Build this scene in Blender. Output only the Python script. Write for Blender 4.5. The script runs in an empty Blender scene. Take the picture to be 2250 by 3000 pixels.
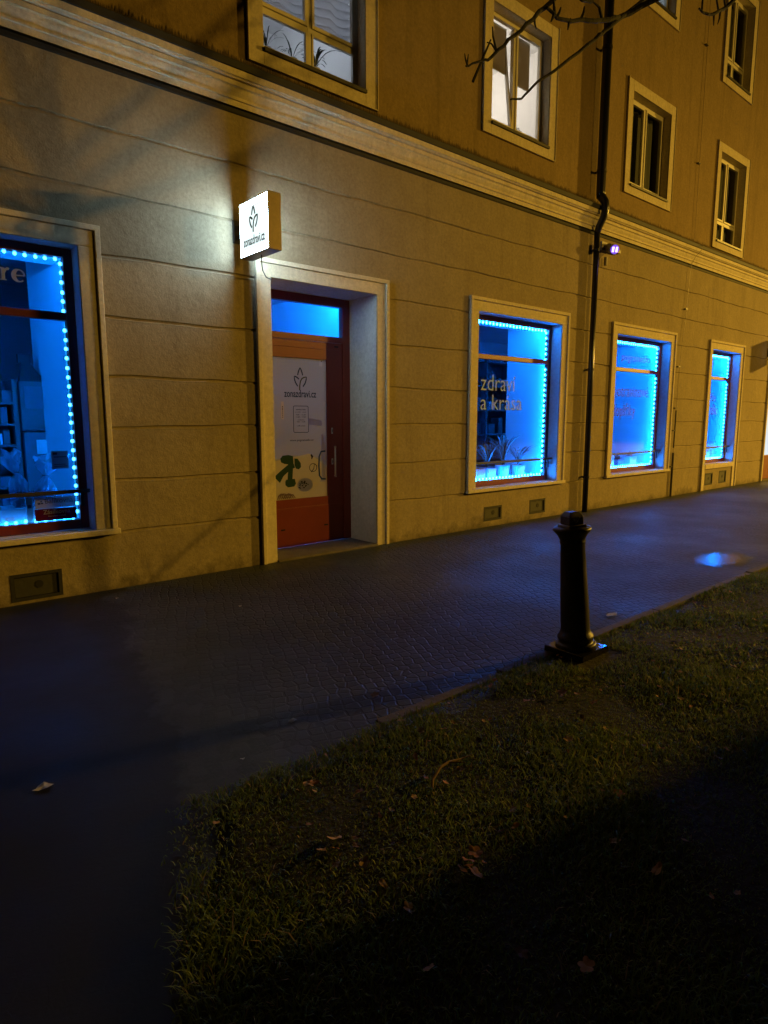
import bpy, bmesh, math, random
import numpy as np
from mathutils import Vector, Matrix
random.seed(7); np.random.seed(7)
S = bpy.context.scene
C = S.collection
D = 6.12                     # distance from the camera to the facade plane (facade faces -Y)
R = math.radians

# ------------------------------------------------------------------ helpers
class MB:
    def __init__(s): s.v=[]; s.f=[]; s.m=[]; s.wavy=False
    def add(s, vs, fs, mi=0):
        o=len(s.v); s.v+=[tuple(p) for p in vs]; s.f+=[tuple(i+o for i in f) for f in fs]; s.m+=[mi]*len(fs); return s
    def box(s,x0,x1,y0,y1,z0,z1,mi=0):
        return s.add([(x0,y0,z0),(x1,y0,z0),(x1,y1,z0),(x0,y1,z0),(x0,y0,z1),(x1,y0,z1),(x1,y1,z1),(x0,y1,z1)],
              [(0,3,2,1),(4,5,6,7),(0,1,5,4),(1,2,6,5),(2,3,7,6),(3,0,4,7)],mi)
    def quad(s,a,b,c,d,mi=0): return s.add([a,b,c,d],[(0,1,2,3)],mi)
    def tube(s,pts,rad,n=8,mi=0,cap=True):
        pts=[Vector(p) for p in pts]; m=len(pts)
        rad=rad if isinstance(rad,(list,tuple)) else [rad]*m
        vs=[]; fs=[]; prev=None
        for i,p in enumerate(pts):
            t=(pts[min(i+1,m-1)]-pts[max(i-1,0)]).normalized()
            if prev is None:
                a=Vector((0,0,1)) if abs(t.z)<.9 else Vector((1,0,0)); u=t.cross(a).normalized()
            else:
                u=(prev-t*prev.dot(t)).normalized()
            w=t.cross(u); prev=u
            for k in range(n):
                an=2*math.pi*k/n; vs.append(p+(u*math.cos(an)+w*math.sin(an))*rad[i])
        for i in range(m-1):
            for k in range(n):
                k2=(k+1)%n; fs.append((i*n+k,i*n+k2,(i+1)*n+k2,(i+1)*n+k))
        if cap: fs.append(tuple(range(n-1,-1,-1))); fs.append(tuple((m-1)*n+k for k in range(n)))
        return s.add(vs,fs,mi)
    def lathe(s,prof,cx,cy,n=32,mi=0):
        vs=[]; fs=[]; m=len(prof)
        for r,z in prof:
            for k in range(n): a=2*math.pi*k/n; vs.append((cx+r*math.cos(a),cy+r*math.sin(a),z))
        for i in range(m-1):
            for k in range(n): k2=(k+1)%n; fs.append((i*n+k,i*n+k2,(i+1)*n+k2,(i+1)*n+k))
        fs.append(tuple(range(n-1,-1,-1))); fs.append(tuple((m-1)*n+k for k in range(n)))
        return s.add(vs,fs,mi)
    def ell(s,cx,cy,cz,rx,ry,rz,n=8,mi=0):
        prof=[(math.sin(math.pi*i/n),-math.cos(math.pi*i/n)) for i in range(1,n)]
        vs=[]; fs=[]; k2=n+2; m=len(prof)
        for r,z in prof:
            for k in range(k2): a=2*math.pi*k/k2; vs.append((cx+rx*r*math.cos(a),cy+ry*r*math.sin(a),cz+rz*z))
        for i in range(m-1):
            for k in range(k2): j=(k+1)%k2; fs.append((i*k2+k,i*k2+j,(i+1)*k2+j,(i+1)*k2+k))
        fs.append(tuple(range(k2-1,-1,-1))); fs.append(tuple((m-1)*k2+k for k in range(k2)))
        return s.add(vs,fs,mi)
    def poly(s,pts,y,t=.0012,mi=0):
        # flat outline in (x,z), facing -Y, with a real thickness t
        n=len(pts); vs=[(p[0],y-t,p[1]) for p in pts]+[(p[0],y,p[1]) for p in pts]
        fs=[tuple(range(n)),tuple(range(2*n-1,n-1,-1))]+[(i,i+n,(i+1)%n+n,(i+1)%n) for i in range(n)]
        return s.add(vs,fs,mi)
    def strip(s,pts,w,y,t=.0012,mi=0):
        # a stroke of varying width in the (x,z) plane
        m=len(pts); ws=w if isinstance(w,(list,tuple)) else [w]*m
        l=[];r=[]
        for i in range(m):
            a=pts[max(i-1,0)]; b=pts[min(i+1,m-1)]; dx=b[0]-a[0]; dz=b[1]-a[1]; q=math.hypot(dx,dz) or 1
            nx,nz=-dz/q*ws[i]/2,dx/q*ws[i]/2
            l.append((pts[i][0]+nx,pts[i][1]+nz)); r.append((pts[i][0]-nx,pts[i][1]-nz))
        for i in range(m-1): s.poly([r[i],r[i+1],l[i+1],l[i]],y,t,mi)
        return s
    def build(s,name,mats,parent=None,smooth=False,bevel=0):
        me=bpy.data.meshes.new(name); me.from_pydata(s.v,[],s.f)
        mats=mats if isinstance(mats,(list,tuple)) else [mats]
        for m in mats: me.materials.append(m)
        me.polygons.foreach_set('material_index',s.m)
        if smooth: me.polygons.foreach_set('use_smooth',[True]*len(s.f))
        me.update()
        if 'pane' not in name or 'panel' in name: bm=bmesh.new(); bm.from_mesh(me); bmesh.ops.recalc_face_normals(bm,faces=bm.faces); bm.to_mesh(me); bm.free()
        o=bpy.data.objects.new(name,me); C.objects.link(o)
        if parent: par(o,parent)
        if bevel:
            b=o.modifiers.new('bevel','BEVEL'); b.width=bevel; b.segments=2; b.limit_method='ANGLE'
        return o

def wloc(o):
    l=Vector(o.location)
    while o.parent: o=o.parent; l=l+Vector(o.location) if o.type=='EMPTY' else l
    return l
ORIG={}
def par(o,p):
    o.parent=p; o.matrix_parent_inverse=Matrix.Translation(-ORIG.get(p.name,Vector((0,0,0))))
def thing(name,loc,label,cat,group=None):
    o=bpy.data.objects.new(name,None); C.objects.link(o); o.location=loc; o.empty_display_size=.1
    ORIG[o.name]=Vector(loc); return tag(o,label,cat,group)
def tag(o,label,cat,group=None):
    o['label']=label; o['category']=cat
    if group: o['group']=group
    return o
def struct(o,kind='structure'): o['kind']=kind; return o

# ------------------------------------------------------------------ materials
def nodes(name):
    m=bpy.data.materials.new(name); m.use_nodes=True; nt=m.node_tree; nt.nodes.clear()
    out=nt.nodes.new('ShaderNodeOutputMaterial'); return m,nt,out
def N(nt,t,**kw):
    n=nt.nodes.new(t)
    for k,v in kw.items():
        if k in n.inputs.keys(): n.inputs[k].default_value=v
        else: setattr(n,k,v)
    return n
def mixcol(nt,fac,a,b):
    n=nt.nodes.new('ShaderNodeMix'); n.data_type='RGBA'
    if fac is not None and not hasattr(fac,'links'): n.inputs[0].default_value=fac
    elif fac is not None: nt.links.new(fac,n.inputs[0])
    for i,c in ((6,a),(7,b)):
        if hasattr(c,'links'): nt.links.new(c,n.inputs[i])
        else: n.inputs[i].default_value=(*c,1)
    return n.outputs[2]
def ramp(nt,src,lo,hi):
    n=nt.nodes.new('ShaderNodeMapRange'); n.inputs[1].default_value=lo; n.inputs[2].default_value=hi; nt.links.new(src,n.inputs[0]); return n.outputs[0]
def pbr(name,base,var=None,scale=6,rough=.7,bump=0,bscale=80,metal=0,spec=.5,stretch=(1,1,1),coat=0):
    m,nt,out=nodes(name); b=N(nt,'ShaderNodeBsdfPrincipled'); b.inputs['Roughness'].default_value=rough
    b.inputs['Metallic'].default_value=metal; b.inputs['Specular IOR Level'].default_value=spec; b.inputs['Coat Weight'].default_value=coat
    tc=N(nt,'ShaderNodeNewGeometry'); mp=N(nt,'ShaderNodeMapping'); mp.inputs['Scale'].default_value=stretch
    nt.links.new(tc.outputs['Position'],mp.inputs['Vector'])
    if var:
        n=N(nt,'ShaderNodeTexNoise',Scale=scale,Detail=8.0,Roughness=.65); nt.links.new(mp.outputs[0],n.inputs['Vector'])
        c=mixcol(nt,ramp(nt,n.outputs['Fac'],.3,.7),base,var); nt.links.new(c,b.inputs['Base Color'])
    else: b.inputs['Base Color'].default_value=(*base,1)
    if bump:
        n2=N(nt,'ShaderNodeTexNoise',Scale=bscale,Detail=6.0,Roughness=.6); nt.links.new(mp.outputs[0],n2.inputs['Vector'])
        bp=N(nt,'ShaderNodeBump',Strength=1.0,Distance=bump); nt.links.new(n2.outputs['Fac'],bp.inputs['Height']); nt.links.new(bp.outputs[0],b.inputs['Normal'])
    nt.links.new(b.outputs[0],out.inputs[0]); return m
def emit(name,col,st):
    m,nt,out=nodes(name); e=N(nt,'ShaderNodeEmission'); e.inputs[0].default_value=(*col,1); e.inputs[1].default_value=st
    nt.links.new(e.outputs[0],out.inputs[0]); return m
def glassmat(name,tint=(1,1,1),refl=1.0):
    m,nt,out=nodes(name); t=N(nt,'ShaderNodeBsdfTransparent'); t.inputs[0].default_value=(*tint,1)
    g=N(nt,'ShaderNodeBsdfGlossy'); g.inputs['Roughness'].default_value=.015
    f=N(nt,'ShaderNodeFresnel'); f.inputs[0].default_value=1.45
    mu=N(nt,'ShaderNodeMath',operation='MULTIPLY'); mu.inputs[1].default_value=refl; nt.links.new(f.outputs[0],mu.inputs[0])
    mx=N(nt,'ShaderNodeMixShader'); nt.links.new(mu.outputs[0],mx.inputs[0]); nt.links.new(t.outputs[0],mx.inputs[1]); nt.links.new(g.outputs[0],mx.inputs[2])
    nt.links.new(mx.outputs[0],out.inputs[0]); return m
def film(name,col,trans,translu=.5,alpha=0.0,rough=.4):
    # printed film: diffuse front, light from behind passes through, optionally see-through
    m,nt,out=nodes(name); d=N(nt,'ShaderNodeBsdfDiffuse'); d.inputs[0].default_value=(*col,1)
    t=N(nt,'ShaderNodeBsdfTranslucent'); t.inputs[0].default_value=(*trans,1)
    mx=N(nt,'ShaderNodeMixShader'); mx.inputs[0].default_value=translu; nt.links.new(d.outputs[0],mx.inputs[1]); nt.links.new(t.outputs[0],mx.inputs[2]); sh=mx.outputs[0]
    if alpha:
        tr=N(nt,'ShaderNodeBsdfTransparent'); m2=N(nt,'ShaderNodeMixShader'); m2.inputs[0].default_value=alpha
        nt.links.new(sh,m2.inputs[1]); nt.links.new(tr.outputs[0],m2.inputs[2]); sh=m2.outputs[0]
    nt.links.new(sh,out.inputs[0]); return m

def plaster(name,base,var,stain,bump=.004,bscale=90,foot=False):
    # rendered wall: big soft blotches, vertical rain streaks, fine grain
    m,nt,out=nodes(name); b=N(nt,'ShaderNodeBsdfPrincipled',Roughness=.92); b.inputs['Specular IOR Level'].default_value=.2
    g=N(nt,'ShaderNodeNewGeometry'); P=g.outputs['Position']
    n1=N(nt,'ShaderNodeTexNoise',Scale=3.2,Detail=8.0,Roughness=.68); nt.links.new(P,n1.inputs['Vector'])
    mp=N(nt,'ShaderNodeMapping'); mp.inputs['Scale'].default_value=(5,5,.5); nt.links.new(P,mp.inputs['Vector'])
    n2=N(nt,'ShaderNodeTexNoise',Scale=1.0,Detail=6.0,Roughness=.7); nt.links.new(mp.outputs[0],n2.inputs['Vector'])
    n3=N(nt,'ShaderNodeTexNoise',Scale=26.0,Detail=6.0,Roughness=.75); nt.links.new(P,n3.inputs['Vector'])
    c=mixcol(nt,ramp(nt,n1.outputs['Fac'],.32,.68),base,var)
    c=mixcol(nt,ramp(nt,n2.outputs['Fac'],.52,.85),c,stain)
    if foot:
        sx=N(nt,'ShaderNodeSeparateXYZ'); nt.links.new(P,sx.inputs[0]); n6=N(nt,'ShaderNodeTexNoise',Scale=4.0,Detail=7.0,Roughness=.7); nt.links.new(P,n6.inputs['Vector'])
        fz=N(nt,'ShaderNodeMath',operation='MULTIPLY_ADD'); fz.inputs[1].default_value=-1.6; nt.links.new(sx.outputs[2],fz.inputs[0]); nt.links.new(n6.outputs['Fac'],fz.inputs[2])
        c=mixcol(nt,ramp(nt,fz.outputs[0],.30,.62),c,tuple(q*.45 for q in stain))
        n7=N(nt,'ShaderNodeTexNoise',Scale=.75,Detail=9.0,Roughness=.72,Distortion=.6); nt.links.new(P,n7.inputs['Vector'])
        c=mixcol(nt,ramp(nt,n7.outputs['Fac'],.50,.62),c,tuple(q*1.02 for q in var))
    dk=mixcol(nt,ramp(nt,n3.outputs['Fac'],.35,.62),(.62,.62,.62),(1.05,1.05,1.05))
    mu=nt.nodes.new('ShaderNodeMix'); mu.data_type='RGBA'; mu.blend_type='MULTIPLY'; mu.inputs[0].default_value=.55
    nt.links.new(c,mu.inputs[6]); nt.links.new(dk,mu.inputs[7]); nt.links.new(mu.outputs[2],b.inputs['Base Color'])
    n4=N(nt,'ShaderNodeTexNoise',Scale=float(bscale),Detail=6.0,Roughness=.65); nt.links.new(P,n4.inputs['Vector'])
    n5=N(nt,'ShaderNodeTexNoise',Scale=9.0,Detail=3.0,Roughness=.5); nt.links.new(P,n5.inputs['Vector'])
    ad=N(nt,'ShaderNodeMath',operation='MULTIPLY_ADD'); ad.inputs[1].default_value=2.2; nt.links.new(n5.outputs['Fac'],ad.inputs[0]); nt.links.new(n4.outputs['Fac'],ad.inputs[2])
    bp=N(nt,'ShaderNodeBump',Strength=1.0,Distance=bump); nt.links.new(ad.outputs[0],bp.inputs['Height']); nt.links.new(bp.outputs[0],b.inputs['Normal'])
    nt.links.new(b.outputs[0],out.inputs[0]); return m

def paving(name):
    # small stone setts, worn and damp
    m,nt,out=nodes(name); b=N(nt,'ShaderNodeBsdfPrincipled'); b.inputs['Specular IOR Level'].default_value=.27
    g=N(nt,'ShaderNodeNewGeometry'); P=g.outputs['Position']
    nw=N(nt,'ShaderNodeTexNoise',Scale=1.1,Detail=3.0); nt.links.new(P,nw.inputs['Vector'])
    wm=N(nt,'ShaderNodeVectorMath',operation='SCALE'); wm.inputs['Scale'].default_value=.13; nt.links.new(nw.outputs['Color'],wm.inputs[0])
    wa=N(nt,'ShaderNodeVectorMath',operation='ADD'); nt.links.new(P,wa.inputs[0]); nt.links.new(wm.outputs[0],wa.inputs[1])
    mp=N(nt,'ShaderNodeMapping'); mp.inputs['Rotation'].default_value=(0,0,R(22)); mp.inputs['Scale'].default_value=(13,14,0); nt.links.new(wa.outputs[0],mp.inputs['Vector'])
    v=N(nt,'ShaderNodeTexVoronoi',feature='DISTANCE_TO_EDGE',Scale=1.0,Randomness=.45); nt.links.new(mp.outputs[0],v.inputs['Vector'])
    vc=N(nt,'ShaderNodeTexVoronoi',feature='F1',Scale=1.0,Randomness=.45); nt.links.new(mp.outputs[0],vc.inputs['Vector'])
    sep=N(nt,'ShaderNodeSeparateColor'); nt.links.new(vc.outputs['Color'],sep.inputs[0])
    n1=N(nt,'ShaderNodeTexNoise',Scale=.55,Detail=6.0,Roughness=.6); nt.links.new(P,n1.inputs['Vector'])
    n2=N(nt,'ShaderNodeTexNoise',Scale=55.0,Detail=5.0,Roughness=.7); nt.links.new(P,n2.inputs['Vector'])
    c=mixcol(nt,sep.outputs[0],(.026,.032,.033),(.048,.056,.056))
    c=mixcol(nt,ramp(nt,n1.outputs['Fac'],.42,.62),c,(.030,.034,.032))
    c=mixcol(nt,ramp(nt,n2.outputs['Fac'],.45,.75),c,(.056,.062,.060))
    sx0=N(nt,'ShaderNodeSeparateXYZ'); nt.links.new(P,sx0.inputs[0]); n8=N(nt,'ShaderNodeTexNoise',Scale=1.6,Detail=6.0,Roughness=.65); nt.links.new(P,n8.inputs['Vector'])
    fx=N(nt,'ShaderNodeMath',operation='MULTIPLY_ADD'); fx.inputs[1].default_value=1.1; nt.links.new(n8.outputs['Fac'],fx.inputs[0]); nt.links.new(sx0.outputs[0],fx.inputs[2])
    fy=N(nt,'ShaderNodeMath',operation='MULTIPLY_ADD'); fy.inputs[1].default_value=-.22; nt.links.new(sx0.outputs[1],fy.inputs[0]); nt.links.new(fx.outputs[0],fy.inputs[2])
    tarmac_shade=ramp(nt,fy.outputs[0],1.12,1.04); c=mixcol(nt,tarmac_shade,c,(.015,.0155,.015))  # left paving painted darker: tarmac tone deepened with the foreground's shade
    j0=ramp(nt,v.outputs['Distance'],.015,.11)
    n4=N(nt,'ShaderNodeTexNoise',Scale=.8,Detail=4.0,Roughness=.6); nt.links.new(P,n4.inputs['Vector'])
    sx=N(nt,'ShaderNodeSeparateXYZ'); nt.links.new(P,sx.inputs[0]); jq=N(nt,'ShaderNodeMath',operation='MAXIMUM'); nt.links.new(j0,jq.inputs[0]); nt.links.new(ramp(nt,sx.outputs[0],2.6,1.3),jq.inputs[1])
    jm=N(nt,'ShaderNodeMath',operation='MAXIMUM'); nt.links.new(jq.outputs[0],jm.inputs[0]); nt.links.new(ramp(nt,n4.outputs['Fac'],.50,.68),jm.inputs[1]); j=jm.outputs[0]
    c=mixcol(nt,j,(.015,.015,.012),c); nt.links.new(c,b.inputs['Base Color'])
    r=N(nt,'ShaderNodeMapRange'); r.inputs[1].default_value=.35; r.inputs[2].default_value=.65; r.inputs[3].default_value=.46; r.inputs[4].default_value=.72
    nt.links.new(n1.outputs['Fac'],r.inputs[0]); nt.links.new(r.outputs[0],b.inputs['Roughness'])
    sm=N(nt,'ShaderNodeMath',operation='MULTIPLY_ADD'); sm.inputs[1].default_value=.22; nt.links.new(n2.outputs['Fac'],sm.inputs[0]); nt.links.new(j,sm.inputs[2])
    s2=N(nt,'ShaderNodeMath',operation='MULTIPLY_ADD'); s2.inputs[1].default_value=.25; nt.links.new(sep.outputs[1],s2.inputs[0]); nt.links.new(sm.outputs[0],s2.inputs[2])
    bp=N(nt,'ShaderNodeBump',Strength=.7,Distance=.006); nt.links.new(s2.outputs[0],bp.inputs['Height']); nt.links.new(bp.outputs[0],b.inputs['Normal'])
    nt.links.new(b.outputs[0],out.inputs[0]); return m

M={}
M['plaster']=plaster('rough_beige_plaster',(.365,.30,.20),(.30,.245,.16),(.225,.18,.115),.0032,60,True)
M['ochre']=plaster('ochre_render',(.315,.226,.112),(.265,.19,.09),(.195,.138,.064),.003,110)
M['cream']=plaster('cream_trim',(.70,.62,.46),(.62,.54,.39),(.50,.43,.31),.0015,130)
M['reveal']=plaster('pale_reveal',(.66,.66,.62),(.60,.60,.56),(.5,.5,.46),.0015,130)
M['cornice']=plaster('cornice_paint',(.78,.70,.54),(.68,.60,.45),(.46,.40,.30),.002,120)
M['redwood']=pbr('red_brown_wood',(.20,.020,.009),(.15,.014,.007),scale=3,rough=.45,bump=.0008,bscale=60,stretch=(1,1,6))
M['doorred']=pbr('red_door_paint',(.25,.030,.012),(.20,.023,.009),scale=2.5,rough=.42,bump=.0006,bscale=50)
M['whitewood']=pbr('white_window_paint',(.72,.68,.58),(.62,.58,.48),scale=5,rough=.5,bump=.0006,bscale=70)
M['darkmetal']=pbr('dark_sheet_metal',(.022,.020,.018),(.035,.030,.024),scale=9,rough=.5,bump=.001,bscale=25,metal=.0)
M['blackflash']=pbr('black_flashing',(.010,.010,.011),(.018,.018,.018),scale=8,rough=.75,bump=.002,bscale=30)
M['blackpipe']=pbr('black_gutter_paint',(.010,.010,.010),(.018,.016,.014),scale=6,rough=.3,spec=.6)
M['iron']=pbr('black_cast_iron',(.011,.010,.009),(.040,.026,.014),scale=17,rough=.42,bump=.002,bscale=38,spec=.6)
M['steel']=pbr('brushed_steel',(.62,.58,.5),(.5,.47,.4),scale=30,rough=.3,metal=.5)
M['casing']=pbr('brown_sign_casing',(.17,.125,.085),(.13,.095,.065),scale=18,rough=.4,bump=.0005,bscale=40,metal=.3)
M['glass']=glassmat('shop_glass')
M['ventflap']=pbr('grey_vent_flap',(.040,.040,.028),(.026,.026,.019),scale=25,rough=.7,bump=.001,bscale=60)
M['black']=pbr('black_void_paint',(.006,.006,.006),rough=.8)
M['white']=pbr('white_wall_paint',(.78,.78,.78),(.72,.72,.72),scale=1.5,rough=.85)
M['greywall']=pbr('shop_back_wall',(.26,.27,.29),(.21,.22,.24),scale=1.2,rough=.85)
M['darkroom']=pbr('unlit_room_dark',(.16,.155,.14),(.12,.115,.10),scale=1.5,rough=.9)
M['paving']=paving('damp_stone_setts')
M['kerb']=pbr('worn_concrete_kerb',(.135,.112,.078),(.075,.062,.045),scale=9,rough=.85,bump=.005,bscale=50)
M['soil']=pbr('dark_lawn_soil',(.018,.020,.008),(.030,.024,.012),scale=14,rough=1,bump=.02,bscale=30)
M['ground']=pbr('asphalt_ground',(.03,.03,.03),(.05,.05,.048),scale=3,rough=.8,bump=.003,bscale=90)
M['bark']=pbr('tree_bark',(.0045,.004,.0035),(.008,.007,.006),scale=22,rough=.95,bump=.006,bscale=60)
LEDC=(.0015,.125,1.0)
M['tape']=emit('blue_led_tape',(.0005,.14,1.0),235.0)
M['tapefirst']=emit('azure_led_tape',(.001,.17,1.0),190.0)
M['tube']=emit('blue_tube_glow',(.002,.16,1.0),520.0)
M['bead']=emit('led_bead_glow',(.004,.20,1.0),235.0)
M['beadsoft']=emit('soft_led_bead_glow',(.03,.30,1.0),15.0)
M['signface']=emit('lit_sign_face',(.84,1.0,1.0),1.2)
M['signedge']=emit('wall_glow_border',(.57,.82,1.0),64.0)  # border boosted far above the face so the sign lights the wall
M['signink']=pbr('grey_green_sign_ink',(.13,.19,.20),rough=.6)
M['signink2']=pbr('green_sign_ink',(.085,.12,.05),rough=.6)
M['vinyl']=film('pale_pink_vinyl',(.66,.76,.84),(.5,.55,.5),.35)
M['vinylthin']=film('thin_red_vinyl',(.34,.17,.19),(.2,.10,.2),.3,.45)
M['vinylblue']=film('blue_tinted_vinyl',(.03,.10,.22),(.03,.12,.4),.4,.55)
M['cyanpanel']=film('pale_sticker',(.62,.64,.66),(.55,.6,.6),.5)
M['maroon']=film('maroon_sticker',(.19,.016,.045),(.12,.02,.10),.35)
M['stickerwhite']=film('white_sticker_print',(.72,.72,.76),(.6,.6,.65),.4)
M['stickergrey']=film('grey_sticker_print',(.10,.13,.16),(.05,.1,.2),.3)
M['poster']=film('pale_poster_film',(.54,.56,.63),(.56,.56,.54),.36)
M['posterink']=film('slate_poster_ink',(.035,.06,.085),(.03,.05,.08),.3)
M['postergreen']=film('green_poster_print',(.055,.105,.045),(.05,.10,.06),.4)
M['posterolive']=film('olive_poster_print',(.12,.12,.035),(.1,.1,.05),.4)
M['posterlight']=film('cream_poster_print',(.80,.72,.56),(.6,.55,.5),.35)
M['posterlilac']=film('lilac_poster_print',(.42,.42,.52),(.62,.62,.95),.6)
M['posterblue']=film('blue_poster_print',(.05,.09,.2),(.05,.1,.35),.5)
M['posterdark']=film('dark_poster_print',(.06,.05,.055),(.05,.04,.06),.4)
M['posterpink']=film('pink_poster_print',(.30,.20,.19),(.3,.2,.25),.5)
M['leafA']=pbr('dry_orange_leaf',(.40,.17,.035),(.27,.11,.024),scale=40,rough=.7)
M['leafB']=pbr('dry_tan_leaf',(.36,.22,.10),(.24,.14,.06),scale=40,rough=.75)
M['leafC']=pbr('dark_brown_leaf',(.12,.055,.018),(.08,.036,.012),scale=40,rough=.8)
M['paper']=pbr('pale_litter_paper',(.6,.58,.54),(.45,.43,.4),scale=40,rough=.8)
M['twig']=pbr('pale_dead_twig',(.24,.15,.065),(.15,.09,.04),scale=30,rough=.9)
M['pot']=pbr('pale_planter',(.62,.62,.62),(.5,.5,.5),scale=14,rough=.4,bump=.002,bscale=18)
M['plantleaf']=pbr('dark_plant_leaf',(.018,.035,.022),(.03,.05,.03),scale=12,rough=.4)
M['cello']=film('crinkled_cellophane',(.55,.6,.65),(.5,.6,.7),.55,.38)
M['box1']=pbr('carton_white',(.5,.5,.5),(.42,.42,.42),scale=8,rough=.6)
M['box2']=pbr('carton_dark',(.06,.06,.07),(.09,.08,.09),scale=8,rough=.6)
M['box3']=pbr('carton_green',(.08,.16,.05),(.05,.1,.04),scale=8,rough=.6)
M['shelf']=pbr('grey_shelf_board',(.06,.06,.06),(.045,.045,.045),scale=6,rough=.6)
M['blind']=film('grey_folded_blind',(.34,.33,.32),(.62,.62,.66),.62)
M['curtain']=pbr('dark_sheer_curtain',(.26,.27,.24),(.20,.21,.19),scale=3,rough=.95,stretch=(8,8,.6))
M['rollerblind']=film('grey_roller_blind',(.42,.37,.30),(.30,.26,.21),.4)
M['lace']=pbr('white_lace',(.7,.7,.7),rough=.9)
M['wire']=emit('led_wire_glow',(.02,.55,1.0),.9)
M['violet']=emit('violet_camera_led',(.52,.32,1.0),4.0)
M['violetdim']=emit('violet_lens_glow',(.22,.10,.9),1.0)
M['camgrey']=pbr('grey_camera_housing',(.30,.27,.22),(.22,.2,.17),scale=20,rough=.5)
def puddlemat(cx,cy):
    m,nt,out=nodes('puddle_water'); b=N(nt,'ShaderNodeBsdfPrincipled',Roughness=.2); b.inputs['Base Color'].default_value=(.014,.015,.018,1); b.inputs['Specular IOR Level'].default_value=.6
    g=N(nt,'ShaderNodeNewGeometry'); P=g.outputs['Position']; mp=N(nt,'ShaderNodeMapping'); mp.inputs['Location'].default_value=(-cx/.62,-cy/.34,0); mp.inputs['Scale'].default_value=(1/.62,1/.34,0); nt.links.new(P,mp.inputs['Vector'])
    ln=N(nt,'ShaderNodeVectorMath',operation='LENGTH'); nt.links.new(mp.outputs[0],ln.inputs[0]); nz=N(nt,'ShaderNodeTexNoise',Scale=9.0,Detail=6.0,Roughness=.7); nt.links.new(P,nz.inputs['Vector'])
    ad=N(nt,'ShaderNodeMath',operation='ADD'); nt.links.new(ln.outputs['Value'],ad.inputs[0]); nt.links.new(nz.outputs['Fac'],ad.inputs[1])
    tr=N(nt,'ShaderNodeBsdfTransparent'); mx=N(nt,'ShaderNodeMixShader'); nt.links.new(ramp(nt,ad.outputs[0],.95,1.4),mx.inputs[0]); nt.links.new(b.outputs[0],mx.inputs[1]); nt.links.new(tr.outputs[0],mx.inputs[2])
    bn=N(nt,'ShaderNodeTexNoise',Scale=14.0,Detail=3.0); nt.links.new(P,bn.inputs['Vector']); bp=N(nt,'ShaderNodeBump',Strength=1.0,Distance=.0015); nt.links.new(bn.outputs['Fac'],bp.inputs['Height']); nt.links.new(bp.outputs[0],b.inputs['Normal'])
    nt.links.new(mx.outputs[0],out.inputs[0]); return m
M['puddle']=puddlemat(7.58,2.92)
M['chalk']=pbr('pale_chalk_mark',(.4,.4,.4),rough=.9)
M['shopwhite']=emit('bright_shop_light',(.86,.95,1.0),.9)

# ------------------------------------------------------------------ text
def text_mesh(body):
    cu=bpy.data.curves.new('text','FONT'); cu.body=body; cu.resolution_u=3; cu.offset=TXT_OFF; cu.extrude=.004
    o=bpy.data.objects.new('text',cu); C.objects.link(o); bpy.context.view_layer.update()
    dg=bpy.context.evaluated_depsgraph_get(); me=bpy.data.meshes.new_from_object(o.evaluated_get(dg))
    bpy.data.objects.remove(o); return me
TXT_OFF=0.0
def text(name,body,x,z,w,y,mat,parent,h=None,align='L',off=0.0,face='-Y'):
    """letters on a plane facing -Y: left edge x, baseline z, total width w."""
    global TXT_OFF
    TXT_OFF=off; me=text_mesh(body); n=len(me.vertices); co=np.empty(n*3,dtype=np.float32); me.vertices.foreach_get('co',co); co=co.reshape(-1,3)
    x0,x1=co[:,0].min(),co[:,0].max(); s=w/(x1-x0); sz=s if h is None else h/(co[:,1].max()-min(0,co[:,1].min()))
    out=np.empty_like(co)
    if face=='-Y':
        out[:,0]=x+(co[:,0]-x0)*s; out[:,1]=y-.0006-(co[:,2]*.12); out[:,2]=z+co[:,1]*sz
    else:   # facing -X: text runs toward -Y; x is then the starting Y and y the X of the plane
        out[:,1]=x-(co[:,0]-x0)*s; out[:,0]=y-.0006-(co[:,2]*.12); out[:,2]=z+co[:,1]*sz
    me.vertices.foreach_set('co',out.ravel()); me.materials.clear(); me.materials.append(mat); me.update(); me.name=name
    o=bpy.data.objects.new(name,me); C.objects.link(o)
    if parent: par(o,parent)
    return o
def logo(mb_dark,mb_green,cx,z0,h,y,w=.055):
    """three open leaves; returns strokes in a box of height h standing on z0"""
    q=lambda a,b:(cx+a*h,z0+b*h)
    t=h*w
    mb_dark.strip([q(-.13,.66),q(-.10,.78),q(-.055,.89),q(0,.995)],[t*.9,t,t,t*.5],y)
    mb_dark.strip([q(0,.995),q(.055,.89),q(.10,.78),q(.13,.66)],[t*.5,t,t,t*.9],y)
    mb_dark.strip([q(-.07,.49),q(-.16,.56),q(-.24,.595),q(-.31,.61)],[t,t,t,t*.6],y)
    mb_dark.strip([q(-.31,.61),q(-.30,.48),q(-.25,.34),q(-.14,.18)],[t*.6,t,t,t],y)
    mb_dark.strip([q(.14,.17),q(.26,.33),q(.31,.47),q(.33,.60)],[t,t,t,t*.6],y)
    mb_green.strip([q(.33,.60),q(.20,.575),q(.09,.52),q(.01,.40),q(-.03,.22),q(-.04,.0)],[t*.6,t,t,t*1.05,t*1.05,t],y)

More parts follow.
